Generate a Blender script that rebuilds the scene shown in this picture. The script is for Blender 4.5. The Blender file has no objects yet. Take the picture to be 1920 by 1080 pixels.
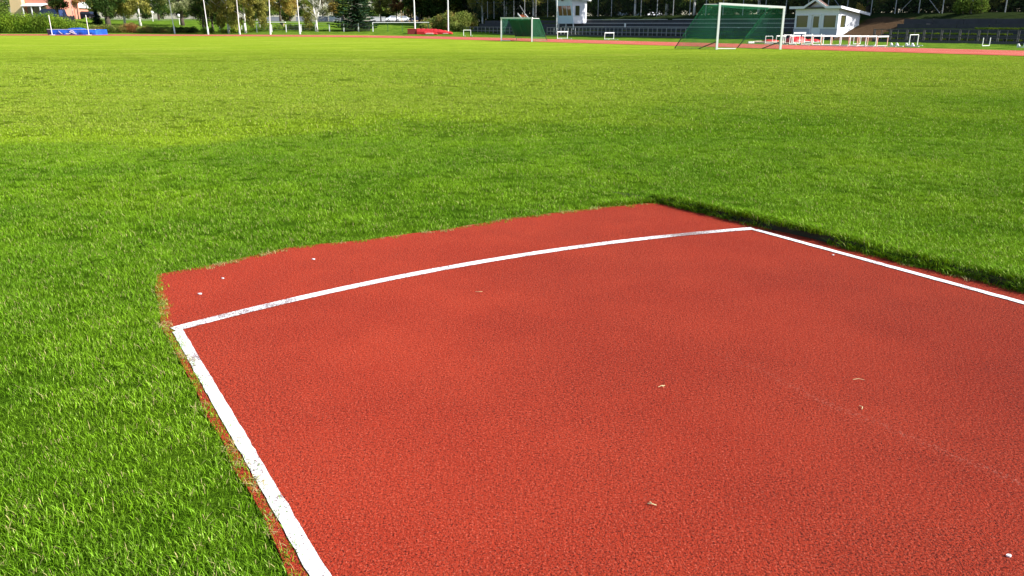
import bpy, math, random
import numpy as np
from mathutils import Vector, Matrix, noise as mnoise
S = bpy.context.scene
COL = S.collection
rad = math.radians
# ------------------------------------------------------------------ camera
F, TH, HC = 1521.0, rad(18.08), 1.46
cd = bpy.data.cameras.new("camera"); cam = bpy.data.objects.new("camera", cd); COL.objects.link(cam)
cam.location = (0, 0, HC); cam.rotation_euler = (rad(90) - TH, 0, 0)
cd.sensor_width = 36; cd.sensor_fit = 'HORIZONTAL'; cd.lens = 36 * F / 1920; cd.clip_start = 0.05; cd.clip_end = 3000
S.camera = cam
# ------------------------------------------------------------------ light
SUN_AZ, SUN_EL = rad(106), rad(35)          # azimuth clockwise from +Y
w = bpy.data.worlds.new("World"); S.world = w; w.use_nodes = True
nt = w.node_tree; bg = nt.nodes['Background']
sky = nt.nodes.new('ShaderNodeTexSky'); sky.sky_type = 'NISHITA'; sky.sun_disc = False
sky.sun_elevation = SUN_EL; sky.sun_rotation = SUN_AZ
nt.links.new(sky.outputs[0], bg.inputs[0]); bg.inputs[1].default_value = 0.085
sd = bpy.data.lights.new("sun", 'SUN'); sun = bpy.data.objects.new("sun", sd); COL.objects.link(sun)
sd.energy = 4.6; sd.angle = rad(0.5); sd.color = (1, .95, .87)
sv = Vector((math.sin(SUN_AZ) * math.cos(SUN_EL), math.cos(SUN_AZ) * math.cos(SUN_EL), math.sin(SUN_EL)))
sun.rotation_euler = sv.to_track_quat('Z', 'Y').to_euler(); sun.location = (40, -10, 40)
S.view_settings.view_transform = 'Standard'; S.view_settings.look = 'None'
S.view_settings.exposure = 1.05; S.view_settings.gamma = 1
S.cycles.max_bounces = 6; S.cycles.transparent_max_bounces = 8
# ------------------------------------------------------------------ geometry helpers
rng = np.random.default_rng(7); random.seed(7)
def ray(x, y):
    a = (x - 960) / F; b = -(y - 540) / F
    return np.array([a, math.cos(TH) + b * math.sin(TH), -math.sin(TH) + b * math.cos(TH)])
def G(x, y, z=0.0):
    d = ray(x, y); t = (z - HC) / d[2]; p = d * t
    return Vector((p[0], p[1], z))
def sm(a, b, x):
    t = np.clip((x - a) / (b - a), 0, 1); return t * t * (3 - 2 * t)
CA, SA_ = math.cos(rad(36)), math.sin(rad(36))
def AB(a, b, z=0.0): return Vector((SA_ * a + CA * b, -CA * a + SA_ * b, z))     # stand frame: a along the home straight, b across it
ROTS = -rad(54)
def A_at(px, b):
    k = (px - 960) / 1598; Y = b / (CA * k + SA_); return SA_ * k * Y - CA * Y
def terr(x, y):
    x = np.asarray(x, float); y = np.asarray(y, float)
    yy = np.maximum(y, 1); px = 960 + 1598 * x / yy
    zl = np.interp(y, [0, 125, 128, 135, 150, 170, 300, 1500], [0, 0, .05, .49, 1.22, 2.05, 2.9, 3])
    zm = np.interp(y, [0, 112, 120, 130, 140, 150, 200, 1500], [0, 0, .33, .75, 1.37, 1.6, 1.9, 2.2])
    zl = zl + sm(185, 145, px) * np.interp(y, [132, 150], [0, .6]); wt = sm(420, 520, px); z = zl * (1 - wt) + zm * wt
    b = CA * x + SA_ * y; a = SA_ * x - CA * y
    zb = np.interp(b, [66.3, 67.2, 72.0, 73.2, 90, 200], [0, 0, 1.7, 2.3, 2.6, 3]) * sm(-104, -99.5, a) * sm(66.2, 66.5, b)
    return np.maximum(z, zb)
def T(x, y): return float(terr(x, y))
def P(px, py):                                     # where the sight line meets the terrain
    d = ray(px, py); d = d / d[1]; Y = 3.0
    while Y < 900:
        if HC + d[2] * Y <= T(d[0] * Y, Y): break
        Y += .25
    return Vector((d[0] * Y, Y, T(d[0] * Y, Y)))
def PY(px, Y, py=50):
    k = (px - 960) / 1598; return Vector((k * Y, Y, T(k * Y, Y)))
def ZP(py, Y): return HC + (43.5 - py) * Y / 1598
class MB:
    def __init__(s): s.v = []; s.f = []; s.m = []
    def add(s, vs, fs, mi=0):
        o = len(s.v); s.v += [tuple(v) for v in vs]; s.f += [tuple(i + o for i in f) for f in fs]; s.m += [mi] * len(fs); return s
    def hexa(s, p, mi=0):                          # 8 points: bottom ring then top ring
        return s.add(p, [(3, 2, 1, 0), (4, 5, 6, 7), (0, 1, 5, 4), (1, 2, 6, 5), (2, 3, 7, 6), (3, 0, 4, 7)], mi)
    def box(s, x0, x1, y0, y1, z0, z1, mi=0):
        return s.hexa([(x0, y0, z0), (x1, y0, z0), (x1, y1, z0), (x0, y1, z0), (x0, y0, z1), (x1, y0, z1), (x1, y1, z1), (x0, y1, z1)], mi)
    def tube(s, p0, p1, r0, r1=None, n=6, mi=0):
        p0 = Vector(p0); p1 = Vector(p1); r1 = r0 if r1 is None else r1
        d = (p1 - p0).normalized(); a = d.orthogonal().normalized(); b = d.cross(a)
        vs = [p0 + (a * math.cos(2 * math.pi * i / n) + b * math.sin(2 * math.pi * i / n)) * r0 for i in range(n)]
        vs += [p1 + (a * math.cos(2 * math.pi * i / n) + b * math.sin(2 * math.pi * i / n)) * r1 for i in range(n)]
        fs = [(i, (i + 1) % n, n + (i + 1) % n, n + i) for i in range(n)] + [tuple(range(n))[::-1], tuple(range(n, 2 * n))]
        return s.add(vs, fs, mi)
    def path(s, pts, rs, n=6):
        for i in range(len(pts) - 1): s.tube(pts[i], pts[i + 1], rs[i], rs[i + 1], n)
        return s
    def beam(s, p0, p1, w, h):
        p0 = Vector(p0); p1 = Vector(p1); d = (p1 - p0).normalized()
        up = Vector((0, 0, 1)) if abs(d.z) < .95 else Vector((0, 1, 0))
        a = d.cross(up).normalized(); b = a.cross(d)
        q = [(-1, -1), (1, -1), (1, 1), (-1, 1)]
        return s.hexa([p + a * i * w / 2 + b * j * h / 2 for p in (p0, p1) for i, j in q])
    def build(s, name, mat, parent=None, smooth=False, loc=None, rotz=0):
        me = bpy.data.meshes.new(name); me.from_pydata(s.v, [], s.f)
        mats = mat if isinstance(mat, (list, tuple)) else [mat]
        for m in mats: me.materials.append(m)
        if len(mats) > 1: me.polygons.foreach_set('material_index', s.m)
        if smooth: me.polygons.foreach_set('use_smooth', [True] * len(s.f))
        me.update()
        o = bpy.data.objects.new(name, me); COL.objects.link(o)
        if parent: o.parent = parent
        if loc is not None: o.location = loc; o.rotation_euler.z = rotz
        return o
def tag(o, label=None, cat=None, group=None, kind=None):
    if label: o['label'] = label
    if cat: o['category'] = cat
    if group: o['group'] = group
    if kind: o['kind'] = kind
    return o
def thing(name, label, cat, loc=(0, 0, 0), rotz=0, group=None):
    o = bpy.data.objects.new(name, None); COL.objects.link(o); o.location = loc; o.rotation_euler.z = rotz
    o.empty_display_size = .2
    return tag(o, label, cat, group)
def dup(o, parent=None, loc=None, rotz=None, label=None, group=None, scale=None):
    c = o.copy(); COL.objects.link(c)
    if parent: c.parent = parent
    if loc is not None: c.location = loc
    if rotz is not None: c.rotation_euler.z = rotz
    if scale is not None: c.scale = scale
    if label: c['label'] = label
    if group: c['group'] = group
    for ch in list(o.children): dup(ch, c)
    return c
# ------------------------------------------------------------------ materials
class NB:
    def __init__(s, name):
        s.m = bpy.data.materials.new(name); s.m.use_nodes = True; s.t = s.m.node_tree
        s.b = s.t.nodes['Principled BSDF']; s.out = s.t.nodes['Material Output']
    def n(s, typ, **kw):
        x = s.t.nodes.new(typ)
        for k, v in kw.items(): setattr(x, k, v)
        return x
    def l(s, a, b): s.t.links.new(a, b)
    def put(s, sock, v):
        if isinstance(v, bpy.types.NodeSocket): s.l(v, sock)
        elif v is not None: sock.default_value = v
    def pos(s, sc=(1, 1, 1), rot=0, obj=False):
        g = s.n('ShaderNodeTexCoord').outputs['Object'] if obj else s.n('ShaderNodeNewGeometry').outputs['Position']
        mp = s.n('ShaderNodeMapping'); s.l(g, mp.inputs[0]); mp.inputs['Scale'].default_value = sc; mp.inputs['Rotation'].default_value = (0, 0, rot)
        return mp.outputs[0]
    def noise(s, vec, scale, detail=3, rough=.55, dist=0):
        x = s.n('ShaderNodeTexNoise'); s.l(vec, x.inputs['Vector']); x.inputs['Scale'].default_value = scale
        x.inputs['Detail'].default_value = detail; x.inputs['Roughness'].default_value = rough; x.inputs['Distortion'].default_value = dist
        return x.outputs['Fac']
    def ramp(s, f, a, b, lo=0., hi=1.):
        x = s.n('ShaderNodeMapRange', interpolation_type='SMOOTHSTEP'); s.l(f, x.inputs[0])
        for i, v in enumerate((a, b, lo, hi)): x.inputs[i + 1].default_value = v
        return x.outputs[0]
    def math(s, op, a, b=None):
        x = s.n('ShaderNodeMath', operation=op); s.put(x.inputs[0], a); s.put(x.inputs[1], b) if b is not None else None
        return x.outputs[0]
    def mix(s, f, a, b, typ='MIX'):
        x = s.n('ShaderNodeMix', data_type='RGBA', blend_type=typ); s.put(x.inputs[0], f)
        for i, v in ((6, a), (7, b)): s.put(x.inputs[i], (*v, 1) if isinstance(v, tuple) and len(v) == 3 else v)
        return x.outputs[2]
    def bump(s, h, st=.5, d=.01):
        x = s.n('ShaderNodeBump'); x.inputs['Strength'].default_value = st; x.inputs['Distance'].default_value = d
        s.l(h, x.inputs['Height']); s.l(x.outputs[0], s.b.inputs['Normal'])
    def fin(s, col, rough=.8, spec=.3):
        s.put(s.b.inputs['Base Color'], (*col, 1) if isinstance(col, tuple) and len(col) == 3 else col)
        s.put(s.b.inputs['Roughness'], rough); s.b.inputs['Specular IOR Level'].default_value = spec
        return s.m
def plain(name, col, rough=.6, var=.15, scale=3., spec=.4, metal=0):
    k = NB(name); f = k.noise(k.pos(), scale, 5)
    c = k.mix(f, tuple(x * (1 - var) for x in col), tuple(min(1, x * (1 + var)) for x in col))
    k.b.inputs['Metallic'].default_value = metal
    return k.fin(c, rough, spec)
def lawn_colour(k):
    """turf colour from the place in the world: lush dark near the runway, paler and yellower out on the pitch, with worn blotches"""
    p = k.pos(); sx = k.n('ShaderNodeSeparateXYZ'); k.l(p, sx.inputs[0])
    d = k.math('ADD', k.math('MULTIPLY', sx.outputs[0], -.357), k.math('MULTIPLY', sx.outputs[1], .934))
    nz = k.noise(p, .22, 3, .6, .4)
    d1 = k.math('ADD', d, k.math('MULTIPLY', k.math('SUBTRACT', nz, .5), 11.))
    fac = k.ramp(d1, 8.5, 17)
    near = k.mix(k.ramp(k.noise(p, .9, 4, .6), .35, .7), NEAR_A, NEAR_B)
    near = k.mix(k.ramp(k.noise(p, .35, 2, .5), .52, .75, 0, .7), near, NEAR_C)
    far = k.mix(k.ramp(k.noise(k.pos((.6, 1.3, 1)), .35, 4, .6), .35, .68), FAR_A, FAR_B)
    far = k.mix(k.ramp(k.noise(k.pos((.5, 1.2, 1)), .16, 3, .6), .58, .72, 0, .8), far, FAR_C)
    c = k.mix(fac, near, far)
    band = k.math('MULTIPLY', k.ramp(d1, 11.4, 12.6), k.ramp(d1, 13.0, 15.2, 1, 0))
    c = k.mix(k.math('MULTIPLY', band, k.ramp(sx.outputs[0], 5, -4, 0, .45)), c, FAR_D)
    return c, p
NEAR_A, NEAR_B, NEAR_C = (.085, .205, .005), (.155, .305, .008), (.21, .35, .010)
FAR_A, FAR_B, FAR_C, FAR_D = (.25, .355, .024), (.325, .415, .038), (.40, .455, .07), (.33, .47, .010)
def mat_ground():
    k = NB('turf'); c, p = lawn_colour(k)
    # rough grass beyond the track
    sx = k.n('ShaderNodeSeparateXYZ'); k.l(p, sx.inputs[0])
    b = k.math('ADD', k.math('MULTIPLY', sx.outputs[0], CA), k.math('MULTIPLY', sx.outputs[1], SA_))
    out = k.math('MAXIMUM', k.ramp(b, 50, 51), k.ramp(sx.outputs[1], 112, 113))
    rough = k.mix(k.ramp(k.noise(p, .8, 4, .7), .35, .65), (.07, .15, .015), (.17, .27, .03))
    c = k.mix(out, c, rough)
    forest = k.ramp(b, 71.2, 72.4); c = k.mix(forest, c, (.03, .045, .015))  # forest floor tone, carried onto the bank top to paint its tree shade
    fine = k.noise(p, 14, 4, .7); c = k.mix(k.ramp(fine, .3, .7, .0, .55), c, k.mix(1., c, (.45, .5, .45), 'MULTIPLY'))
    # brown earth bank beside the kiosk
    a = k.math('SUBTRACT', k.math('MULTIPLY', sx.outputs[0], SA_), k.math('MULTIPLY', sx.outputs[1], CA))
    e = k.math('MULTIPLY', k.math('MULTIPLY', k.ramp(a, -44.6, -43.9), k.ramp(a, -40.2, -39.4, 1, 0)), k.math('MULTIPLY', k.ramp(b, 66.2, 66.6), k.ramp(b, 72.3, 72.8, 1, 0)))
    c = k.mix(e, c, k.mix(k.noise(p, 4, 4, .7), (.06, .035, .02), (.13, .085, .05)))
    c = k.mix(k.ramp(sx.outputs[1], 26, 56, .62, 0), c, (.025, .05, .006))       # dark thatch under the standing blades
    k.bump(k.noise(p, 22, 4, .75), .9, .05)
    return k.fin(c, 1., 0.)
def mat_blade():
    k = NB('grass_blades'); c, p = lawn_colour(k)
    at = k.n('ShaderNodeAttribute', attribute_name='tone'); oi = k.n('ShaderNodeObjectInfo')
    c = k.mix(k.ramp(oi.outputs['Random'], 0, 1, 0, .28), c, (.20, .34, .03))
    hsv = k.n('ShaderNodeHueSaturation'); k.put(hsv.inputs['Color'], c)
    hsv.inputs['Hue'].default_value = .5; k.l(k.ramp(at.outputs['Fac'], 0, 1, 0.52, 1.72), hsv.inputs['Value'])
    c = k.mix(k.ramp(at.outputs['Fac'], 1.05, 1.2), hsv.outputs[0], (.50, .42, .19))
    df = k.n('ShaderNodeBsdfDiffuse'); tr = k.n('ShaderNodeBsdfTranslucent'); gl = k.n('ShaderNodeBsdfGlossy'); gl.inputs['Roughness'].default_value = .4; gl.inputs['Color'].default_value = (.8, 1, .35, 1)
    k.l(c, df.inputs[0]); k.l(k.mix(.5, c, (.28, .42, .01)), tr.inputs[0])
    m1 = k.n('ShaderNodeMixShader'); m1.inputs[0].default_value = .25; k.l(df.outputs[0], m1.inputs[1]); k.l(tr.outputs[0], m1.inputs[2])
    m2 = k.n('ShaderNodeMixShader'); m2.inputs[0].default_value = .03; k.l(m1.outputs[0], m2.inputs[1]); k.l(gl.outputs[0], m2.inputs[2])
    k.l(m2.outputs[0], k.out.inputs[0]); return k.m
def granules(k, p, sc=1.):
    n0 = k.noise(p, 70 * sc, 3, .75); n1 = k.noise(p, 160 * sc, 3, .75)
    return k.math('ADD', n0, k.math('MULTIPLY', n1, .8)), n1
_a, _b = G(1440, 705), G(1850, 885); _n = Vector((-(_b - _a).y, (_b - _a).x, 0)).normalized(); SEAM = (_n.x, _n.y, _n.dot(_a))
def mat_runway():
    k = NB('red_rubber'); p = k.pos(); h, n1 = granules(k, p)
    c = k.mix(k.ramp(k.noise(p, 1.1, 4, .6), .3, .7), RED_A, RED_B)
    area = k.ramp(k.noise(k.pos((1, 1, 1), .54), .8, 4, .6), .38, .62, -.012, .02)
    n2 = k.math('SUBTRACT', k.math('ADD', k.math('MULTIPLY', k.noise(p, 150, 2, .85), .6), k.math('MULTIPLY', k.noise(p, 75, 2, .9), .4)), area)
    c = k.mix(k.ramp(n2, .425, .475, .85, 0), c, (.055, .008, .006))       # dark pores between the granules
    c = k.mix(k.ramp(k.noise(p, 120, 2, .7), .56, .64, 0, .6), c, (.66, .15, .09))
    c = k.mix(k.ramp(k.noise(k.pos((1, 1, 1), .54), 2.0, 5, .7), .55, .85, 0, .22), c, (.20, .030, .022))
    sx = k.n('ShaderNodeSeparateXYZ'); k.l(p, sx.inputs[0]); ws = k.math('MULTIPLY', k.math('SUBTRACT', k.noise(p, 1.5, 2), .5), .12)
    sd_ = k.math('ABSOLUTE', k.math('ADD', ws, k.math('SUBTRACT', k.math('ADD', k.math('MULTIPLY', sx.outputs[0], SEAM[0]), k.math('MULTIPLY', sx.outputs[1], SEAM[1])), SEAM[2])))
    c = k.mix(k.math('MULTIPLY', k.ramp(sd_, .0, .035, 1, 0), k.math('MULTIPLY', k.ramp(sx.outputs[0], .8, 1.3), k.ramp(k.noise(p, 60, 3, .8), .5, .6, 0, .26))), c, (.62, .27, .20))
    k.bump(h, 1., .015); k.b.inputs['Diffuse Roughness'].default_value = .7
    return k.fin(c, .95, .12)
def mat_line():
    k = NB('line_paint'); p = k.pos(); h, n1 = granules(k, p, .9)
    wear = k.ramp(k.math('ADD', k.noise(p, 95, 4, .8), k.math('MULTIPLY', k.noise(p, 1.3, 3, .6), .75)), .785, .86, 1, 0)
    c = k.mix(k.noise(p, 30, 4), (.74, .74, .76), (.86, .86, .87))
    c = k.mix(k.math('MULTIPLY', wear, .9), c, (.16, .08, .07))
    k.bump(h, .8, .003); return k.fin(c, .7, .3)
RED_A, RED_B = (.41, .040, .017), (.47, .052, .022)
def mat_leaf(name, a, b, c_=None, tl=.3):
    k = NB(name); p = k.pos(); f = k.ramp(k.noise(p, .9, 3, .6), .35, .65)
    oi = k.n('ShaderNodeObjectInfo'); at = k.n('ShaderNodeAttribute', attribute_name='tone')
    c = k.mix(f, a, b)
    if c_: c = k.mix(k.ramp(k.noise(p, .45, 2), .52, .62), c, c_)
    hsv = k.n('ShaderNodeHueSaturation'); k.l(c, hsv.inputs['Color']); k.l(k.ramp(at.outputs['Fac'], 0, 1, .55, 1.5), hsv.inputs['Value'])
    df = k.n('ShaderNodeBsdfDiffuse'); tr = k.n('ShaderNodeBsdfTranslucent'); k.l(hsv.outputs[0], df.inputs[0]); k.l(hsv.outputs[0], tr.inputs[0])
    m1 = k.n('ShaderNodeMixShader'); m1.inputs[0].default_value = tl; k.l(df.outputs[0], m1.inputs[1]); k.l(tr.outputs[0], m1.inputs[2])
    k.l(m1.outputs[0], k.out.inputs[0]); return k.m
def mat_net(name, col):
    return plain(name, col, .6, .1)
M = dict(
    turf=mat_ground(), blade=mat_blade(), red=mat_runway(), line=mat_line(),
    track=(lambda k: (k.bump(k.noise(k.pos(), 60, 3, .7), .6, .01), k.fin(k.mix(k.ramp(k.noise(k.pos(), .5, 4, .6), .3, .7), (.42, .085, .055), (.50, .125, .085)), .9, .15))[1])(NB('track_rubber')),
    white=plain('white_paint', (.80, .80, .80), .45, .05), white_steel=plain('white_steel', (.74, .76, .78), .35, .06),
    orange=plain('orange_paint', (.75, .22, .10), .5, .1), grey=plain('grey_steel', (.28, .29, .30), .5, .15, metal=.3),
    dark=plain('dark_steel', (.06, .06, .065), .5, .2), conc=plain('weathered_concrete', (.052, .054, .062), .9, .45, 2.),
    board=plain('bench_board', (.55, .55, .56), .8, .2, 6), wall_white=plain('white_boarding', (.74, .76, .84), .7, .05),
    glass=(lambda k: k.fin(k.mix(k.noise(k.pos(), .8, 2), (.05, .06, .03), (.09, .08, .03)), .08, .8))(NB('window_glass')),
    glass_red=(lambda k: k.fin(k.mix(k.noise(k.pos(), .8, 2), (.10, .03, .025), (.16, .05, .04)), .1, .8))(NB('red_reflecting_glass')),  # red reflection painted into the booth panes
    blue=(lambda k: k.fin(k.mix(k.ramp(k.noise(k.pos(), .9, 4, .6), .4, .6), (.012, .085, .50), (.02, .14, .68)), .45, .4))(NB('blue_vinyl')),
    blue_shade=plain('shaded_blue_vinyl', (.03, .025, .06), .6, .2), redv=plain('red_vinyl', (.55, .028, .035), .45, .15, 1.5), red_shade=plain('shaded_red_vinyl', (.20, .018, .022), .6, .2),  # the two dark vinyls are shaded copies of the mat covers
    net=plain('green_net', (.025, .24, .115), .6, .1), cloth=plain('green_cloth', (.008, .09, .05), .8, .3, 2),
    wire=plain('fence_wire', (.05, .055, .055), .5, .1), post=plain('galvanised_post', (.34, .35, .36), .5, .15, metal=.2),
    bark=plain('grey_brown_bark', (.07, .055, .04), .95, .4, 6),
    birchbark=(lambda k: k.fin(k.mix(k.ramp(k.noise(k.pos((1, 1, .35)), 5, 4, .7), .56, .62), (.62, .60, .56), (.06, .05, .045)), .85, .1))(NB('birch_bark')),
    l_forest=mat_leaf('forest_leaves', (.030, .062, .016), (.065, .11, .025), (.14, .15, .035)),  # olive third colour paints sunlit patches into the leaves
    l_birch=mat_leaf('birch_leaves', (.17, .18, .035), (.33, .30, .07), (.26, .26, .07)),
    l_yellow=mat_leaf('yellowing_leaves', (.38, .29, .06), (.46, .32, .08), (.32, .30, .08)),
    l_green=mat_leaf('green_leaves', (.08, .14, .025), (.17, .24, .04)),
    l_pale=mat_leaf('pale_leaves', (.22, .24, .10), (.36, .38, .20)),
    l_russet=mat_leaf('russet_leaves', (.30, .14, .05), (.38, .22, .08), (.26, .20, .07)),
    l_spruce=mat_leaf('spruce_needles', (.018, .045, .022), (.035, .07, .03), None, .1),
    l_hedge=mat_leaf('hedge_leaves', (.12, .22, .022), (.27, .38, .035), (.16, .24, .03)),
    l_shrub=mat_leaf('shrub_leaves', (.15, .20, .04), (.28, .32, .08), (.30, .24, .07)),
    beige=plain('beige_render', (.72, .52, .30), .85, .05), brick=plain('pink_brick', (.58, .24, .17), .85, .1, 5), roofd=plain('dark_roof', (.10, .09, .09), .8, .2),
    carw=plain('white_car_paint', (.70, .73, .78), .25, .03), card=plain('dark_car_paint', (.02, .025, .05), .25, .1), tyre=plain('tyre_rubber', (.02, .02, .02), .8, .2),
    carb=plain('navy_van_paint', (.03, .05, .14), .3, .1), sand=plain('pale_sand', (.48, .38, .26), .95, .15, 3), wallg=plain('grey_wall', (.30, .32, .36), .85, .1), road=plain('pale_asphalt', (.42, .41, .38), .9, .1),
    straw=plain('dry_straw', (.62, .52, .28), .8, .2, 20),
)
# ================================================================== SETTING
def build_ground():
    xs = np.concatenate([np.arange(-900, -160, 40.), np.arange(-160, 120, 2.), np.arange(120, 900, 40.)])
    ys = np.concatenate([np.arange(-60, 40, 10.), np.arange(40, 212, 1.5), np.arange(214, 320, 10.), np.arange(320, 1600, 60.)])
    X, Y = np.meshgrid(xs, ys); Z = terr(X, Y) - .012
    v = np.stack([X.ravel(), Y.ravel(), Z.ravel()], 1); nx, ny = len(xs), len(ys)
    i = np.arange(nx - 1)[None, :] + nx * np.arange(ny - 1)[:, None]; i = i.ravel()
    f = np.stack([i, i + 1, i + nx + 1, i + nx], 1)
    b = MB(); b.v = v.tolist(); b.f = [tuple(q) for q in f.tolist()]; b.m = [0] * len(b.f)
    tag(b.build('ground', M['turf'], smooth=True), kind='structure')
build_ground()
# javelin runway frame: centre of the throwing arc O, direction U, width N
O = Vector((4.02, -1.75, 0)); AZ = rad(-31.02); U = Vector((math.sin(AZ), math.cos(AZ), 0)); N = Vector((math.cos(AZ), -math.sin(AZ), 0))
edge_px = [(566, 1085), (515, 968), (461, 895), (406, 788), (349, 686), (312, 612), (298, 548), (300, 516), (420, 493), (540, 466), (700, 448), (850, 430), (950, 411), (1100, 394), (1235, 380),
           (1330, 403), (1400, 420), (1500, 443), (1600, 470), (1700, 496), (1800, 520), (1925, 549)]
EDGE = [G(*p) for p in edge_px]
Dn = -U * 9
EDGE = [EDGE[0] + Dn] + EDGE + [EDGE[-1] + Dn]
def resample(pts, step):
    out = []
    for a, b in zip(pts[:-1], pts[1:]):
        n = max(1, int((b - a).length / step))
        for i in range(n): out.append(a.lerp(b, i / n))
    out.append(pts[-1]); return out
ER = resample(EDGE, .05); cen = O + U * 4
ER = [p + (p - cen).normalized() * .035 * mnoise.noise(Vector((p.x * 3.1, p.y * 3.1, 0))) for p in ER]
EP = np.array([(p.x, p.y) for p in ER])
def inside(pts, poly):
    x, y = pts[:, 0], pts[:, 1]; r = np.zeros(len(pts), bool); j = len(poly) - 1
    for i in range(len(poly)):
        xi, yi = poly[i]; xj, yj = poly[j]
        if yi != yj:
            c = ((yi > y) != (yj > y)) & (x < (xj - xi) * (y - yi) / (yj - yi) + xi); r ^= c
        j = i
    return r
def build_runway():
    ring = [p + (p - cen).normalized() * (.10 if (p - O).dot(N) > 1.5 else .03) for p in ER]
    b = MB(); b.add([(p.x, p.y, 0) for p in ring] + [(p.x, p.y, -.03) for p in ring], [tuple(range(len(ring)))[::-1]] + [(i, i + 1, len(ring) + i + 1, len(ring) + i) for i in range(len(ring) - 1)])
    o = b.build('runway', M['red']); tag(o, kind='structure')
    R = 7.965; half = 2.025; al = math.asin((half + .025) / (R + .035))
    def arc(name, r0, r1):
        b = MB(); n = 260; vs = []
        for i in range(n + 1):
            t = -al + 2 * al * i / n
            for r in (r0, r1):
                r_ = r + .004 * mnoise.noise(Vector((i * 1.7, r * 90, 0))); q = O + U * (math.cos(t) * r_) + N * (math.sin(t) * r_); vs.append((q.x, q.y, .004))
        b.add(vs, [(2 * i, 2 * i + 2, 2 * i + 3, 2 * i + 1) for i in range(n)]); return b
    tag(arc('x', R - .035, R + .035).build('throwing_arc_line', M['line']), kind='structure')
    for s, nm in ((-1, 'runway_edge_line'), (1, 'runway_edge_line')):
        b = MB(); t1 = math.sqrt((R - .036) ** 2 - (half - .025) ** 2) ; vs = []
        n = 340; t1b = math.sqrt((R - .036) ** 2 - (half + .025) ** 2)
        for i in range(n + 1):
            for e in (-.025, .025):
                tt = -6 + ((t1 if s * e < 0 else t1b) + 6) * i / n
                q = O + U * tt + N * (s * half + e + .004 * mnoise.noise(Vector((i * 1.3, e * 900, s)))); vs.append((q.x, q.y, .004))
        b.add(vs, [(2 * i, 2 * i + 1, 2 * i + 3, 2 * i + 2) for i in range(n)])
        tag(b.build(nm, M['line']), kind='structure')
build_runway()
def strip(name, inner, outer, z, mat):
    b = MB(); n = len(inner); vs = []
    for a, c in zip(inner, outer): vs += [(a[0], a[1], T(a[0], a[1]) + z), (c[0], c[1], T(c[0], c[1]) + z)]
    b.add(vs, [(2 * i, 2 * i + 1, 2 * i + 3, 2 * i + 2) for i in range(n - 1)]); return tag(b.build(name, mat), kind='structure')
def smooth_line(pts, n=120):
    p = np.array(pts, float); d = np.r_[0, np.cumsum(np.hypot(*np.diff(p, axis=0).T))]; s = np.linspace(0, d[-1], n)
    q = np.stack([np.interp(s, d, p[:, 0]), np.interp(s, d, p[:, 1])], 1)
    for _ in range(40): q[1:-1] = (q[:-2] + 2 * q[1:-1] + q[2:]) / 4
    return q
inner = [tuple(AB(60, 42.6)[:2]), tuple(AB(-20, 42.6)[:2]), tuple(AB(-62, 42.7)[:2]), (-9, 86.5), (-20, 96), (-35, 101.5), (-64, 107), (-90, 104), (-130, 85)]
outer = [tuple(AB(60, 50.6)[:2]), tuple(AB(-20, 50.7)[:2]), tuple(AB(-64, 51.0)[:2]), (-5.5, 96), (-17, 108), (-34, 113), (-66, 119), (-96, 115), (-140, 92)]
TI, TO = smooth_line(inner), smooth_line(outer)
strip('running_track', TI, TO, .006, M['track'])
for k in range(1, 7):
    f = k / 7
    A_ = TI * (1 - f) + TO * f; d = (TO - TI); d /= np.linalg.norm(d, axis=1)[:, None]
    if k in (2, 4, 6): strip('lane_line', A_ - d * .03, A_ + d * .03, .012, M['white'])
def kerb(name, line, off):
    b = MB(); vs = []
    for q in line:
        for dx, z in ((0, 0), (0, .05), (.08, .05), (.08, 0)): vs.append((q[0] + dx, q[1] + dx, T(q[0], q[1]) + z))
    n = len(line)
    for i in range(n - 1): 
        for j in range(3): b.f.append((4 * i + j, 4 * i + j + 1, 4 * i + 4 + j + 1, 4 * i + 4 + j))
    b.v = vs; b.m = [0] * len(b.f); return tag(b.build(name, M['board']), kind='structure')
# park path on the left, road behind the railing
pp = [PY(x, y) for x, y in ((170, 168), (265, 169), (370, 170), (480, 172))]
strip('park_path', [(p.x, p.y) for p in pp], [(p.x, p.y + 4) for p in pp], .03, M['road'])
pp = [PY(x, y) for x, y in ((470, 151), (600, 151), (700, 151), (800, 151), (850, 151))]
strip('park_road', [(p.x, p.y) for p in pp], [(p.x + .5, p.y + 5) for p in pp], .03, M['road'])
# sand beside the jumps
sp = [G(*q) for q in ((1398, 79.5), (1480, 82), (1505, 77.5), (1420, 76))]
tag(MB().add([(p.x, p.y, .0) for p in sp], [(0, 1, 2, 3)]).build('sand_pit', M['sand']), kind='structure')

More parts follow.
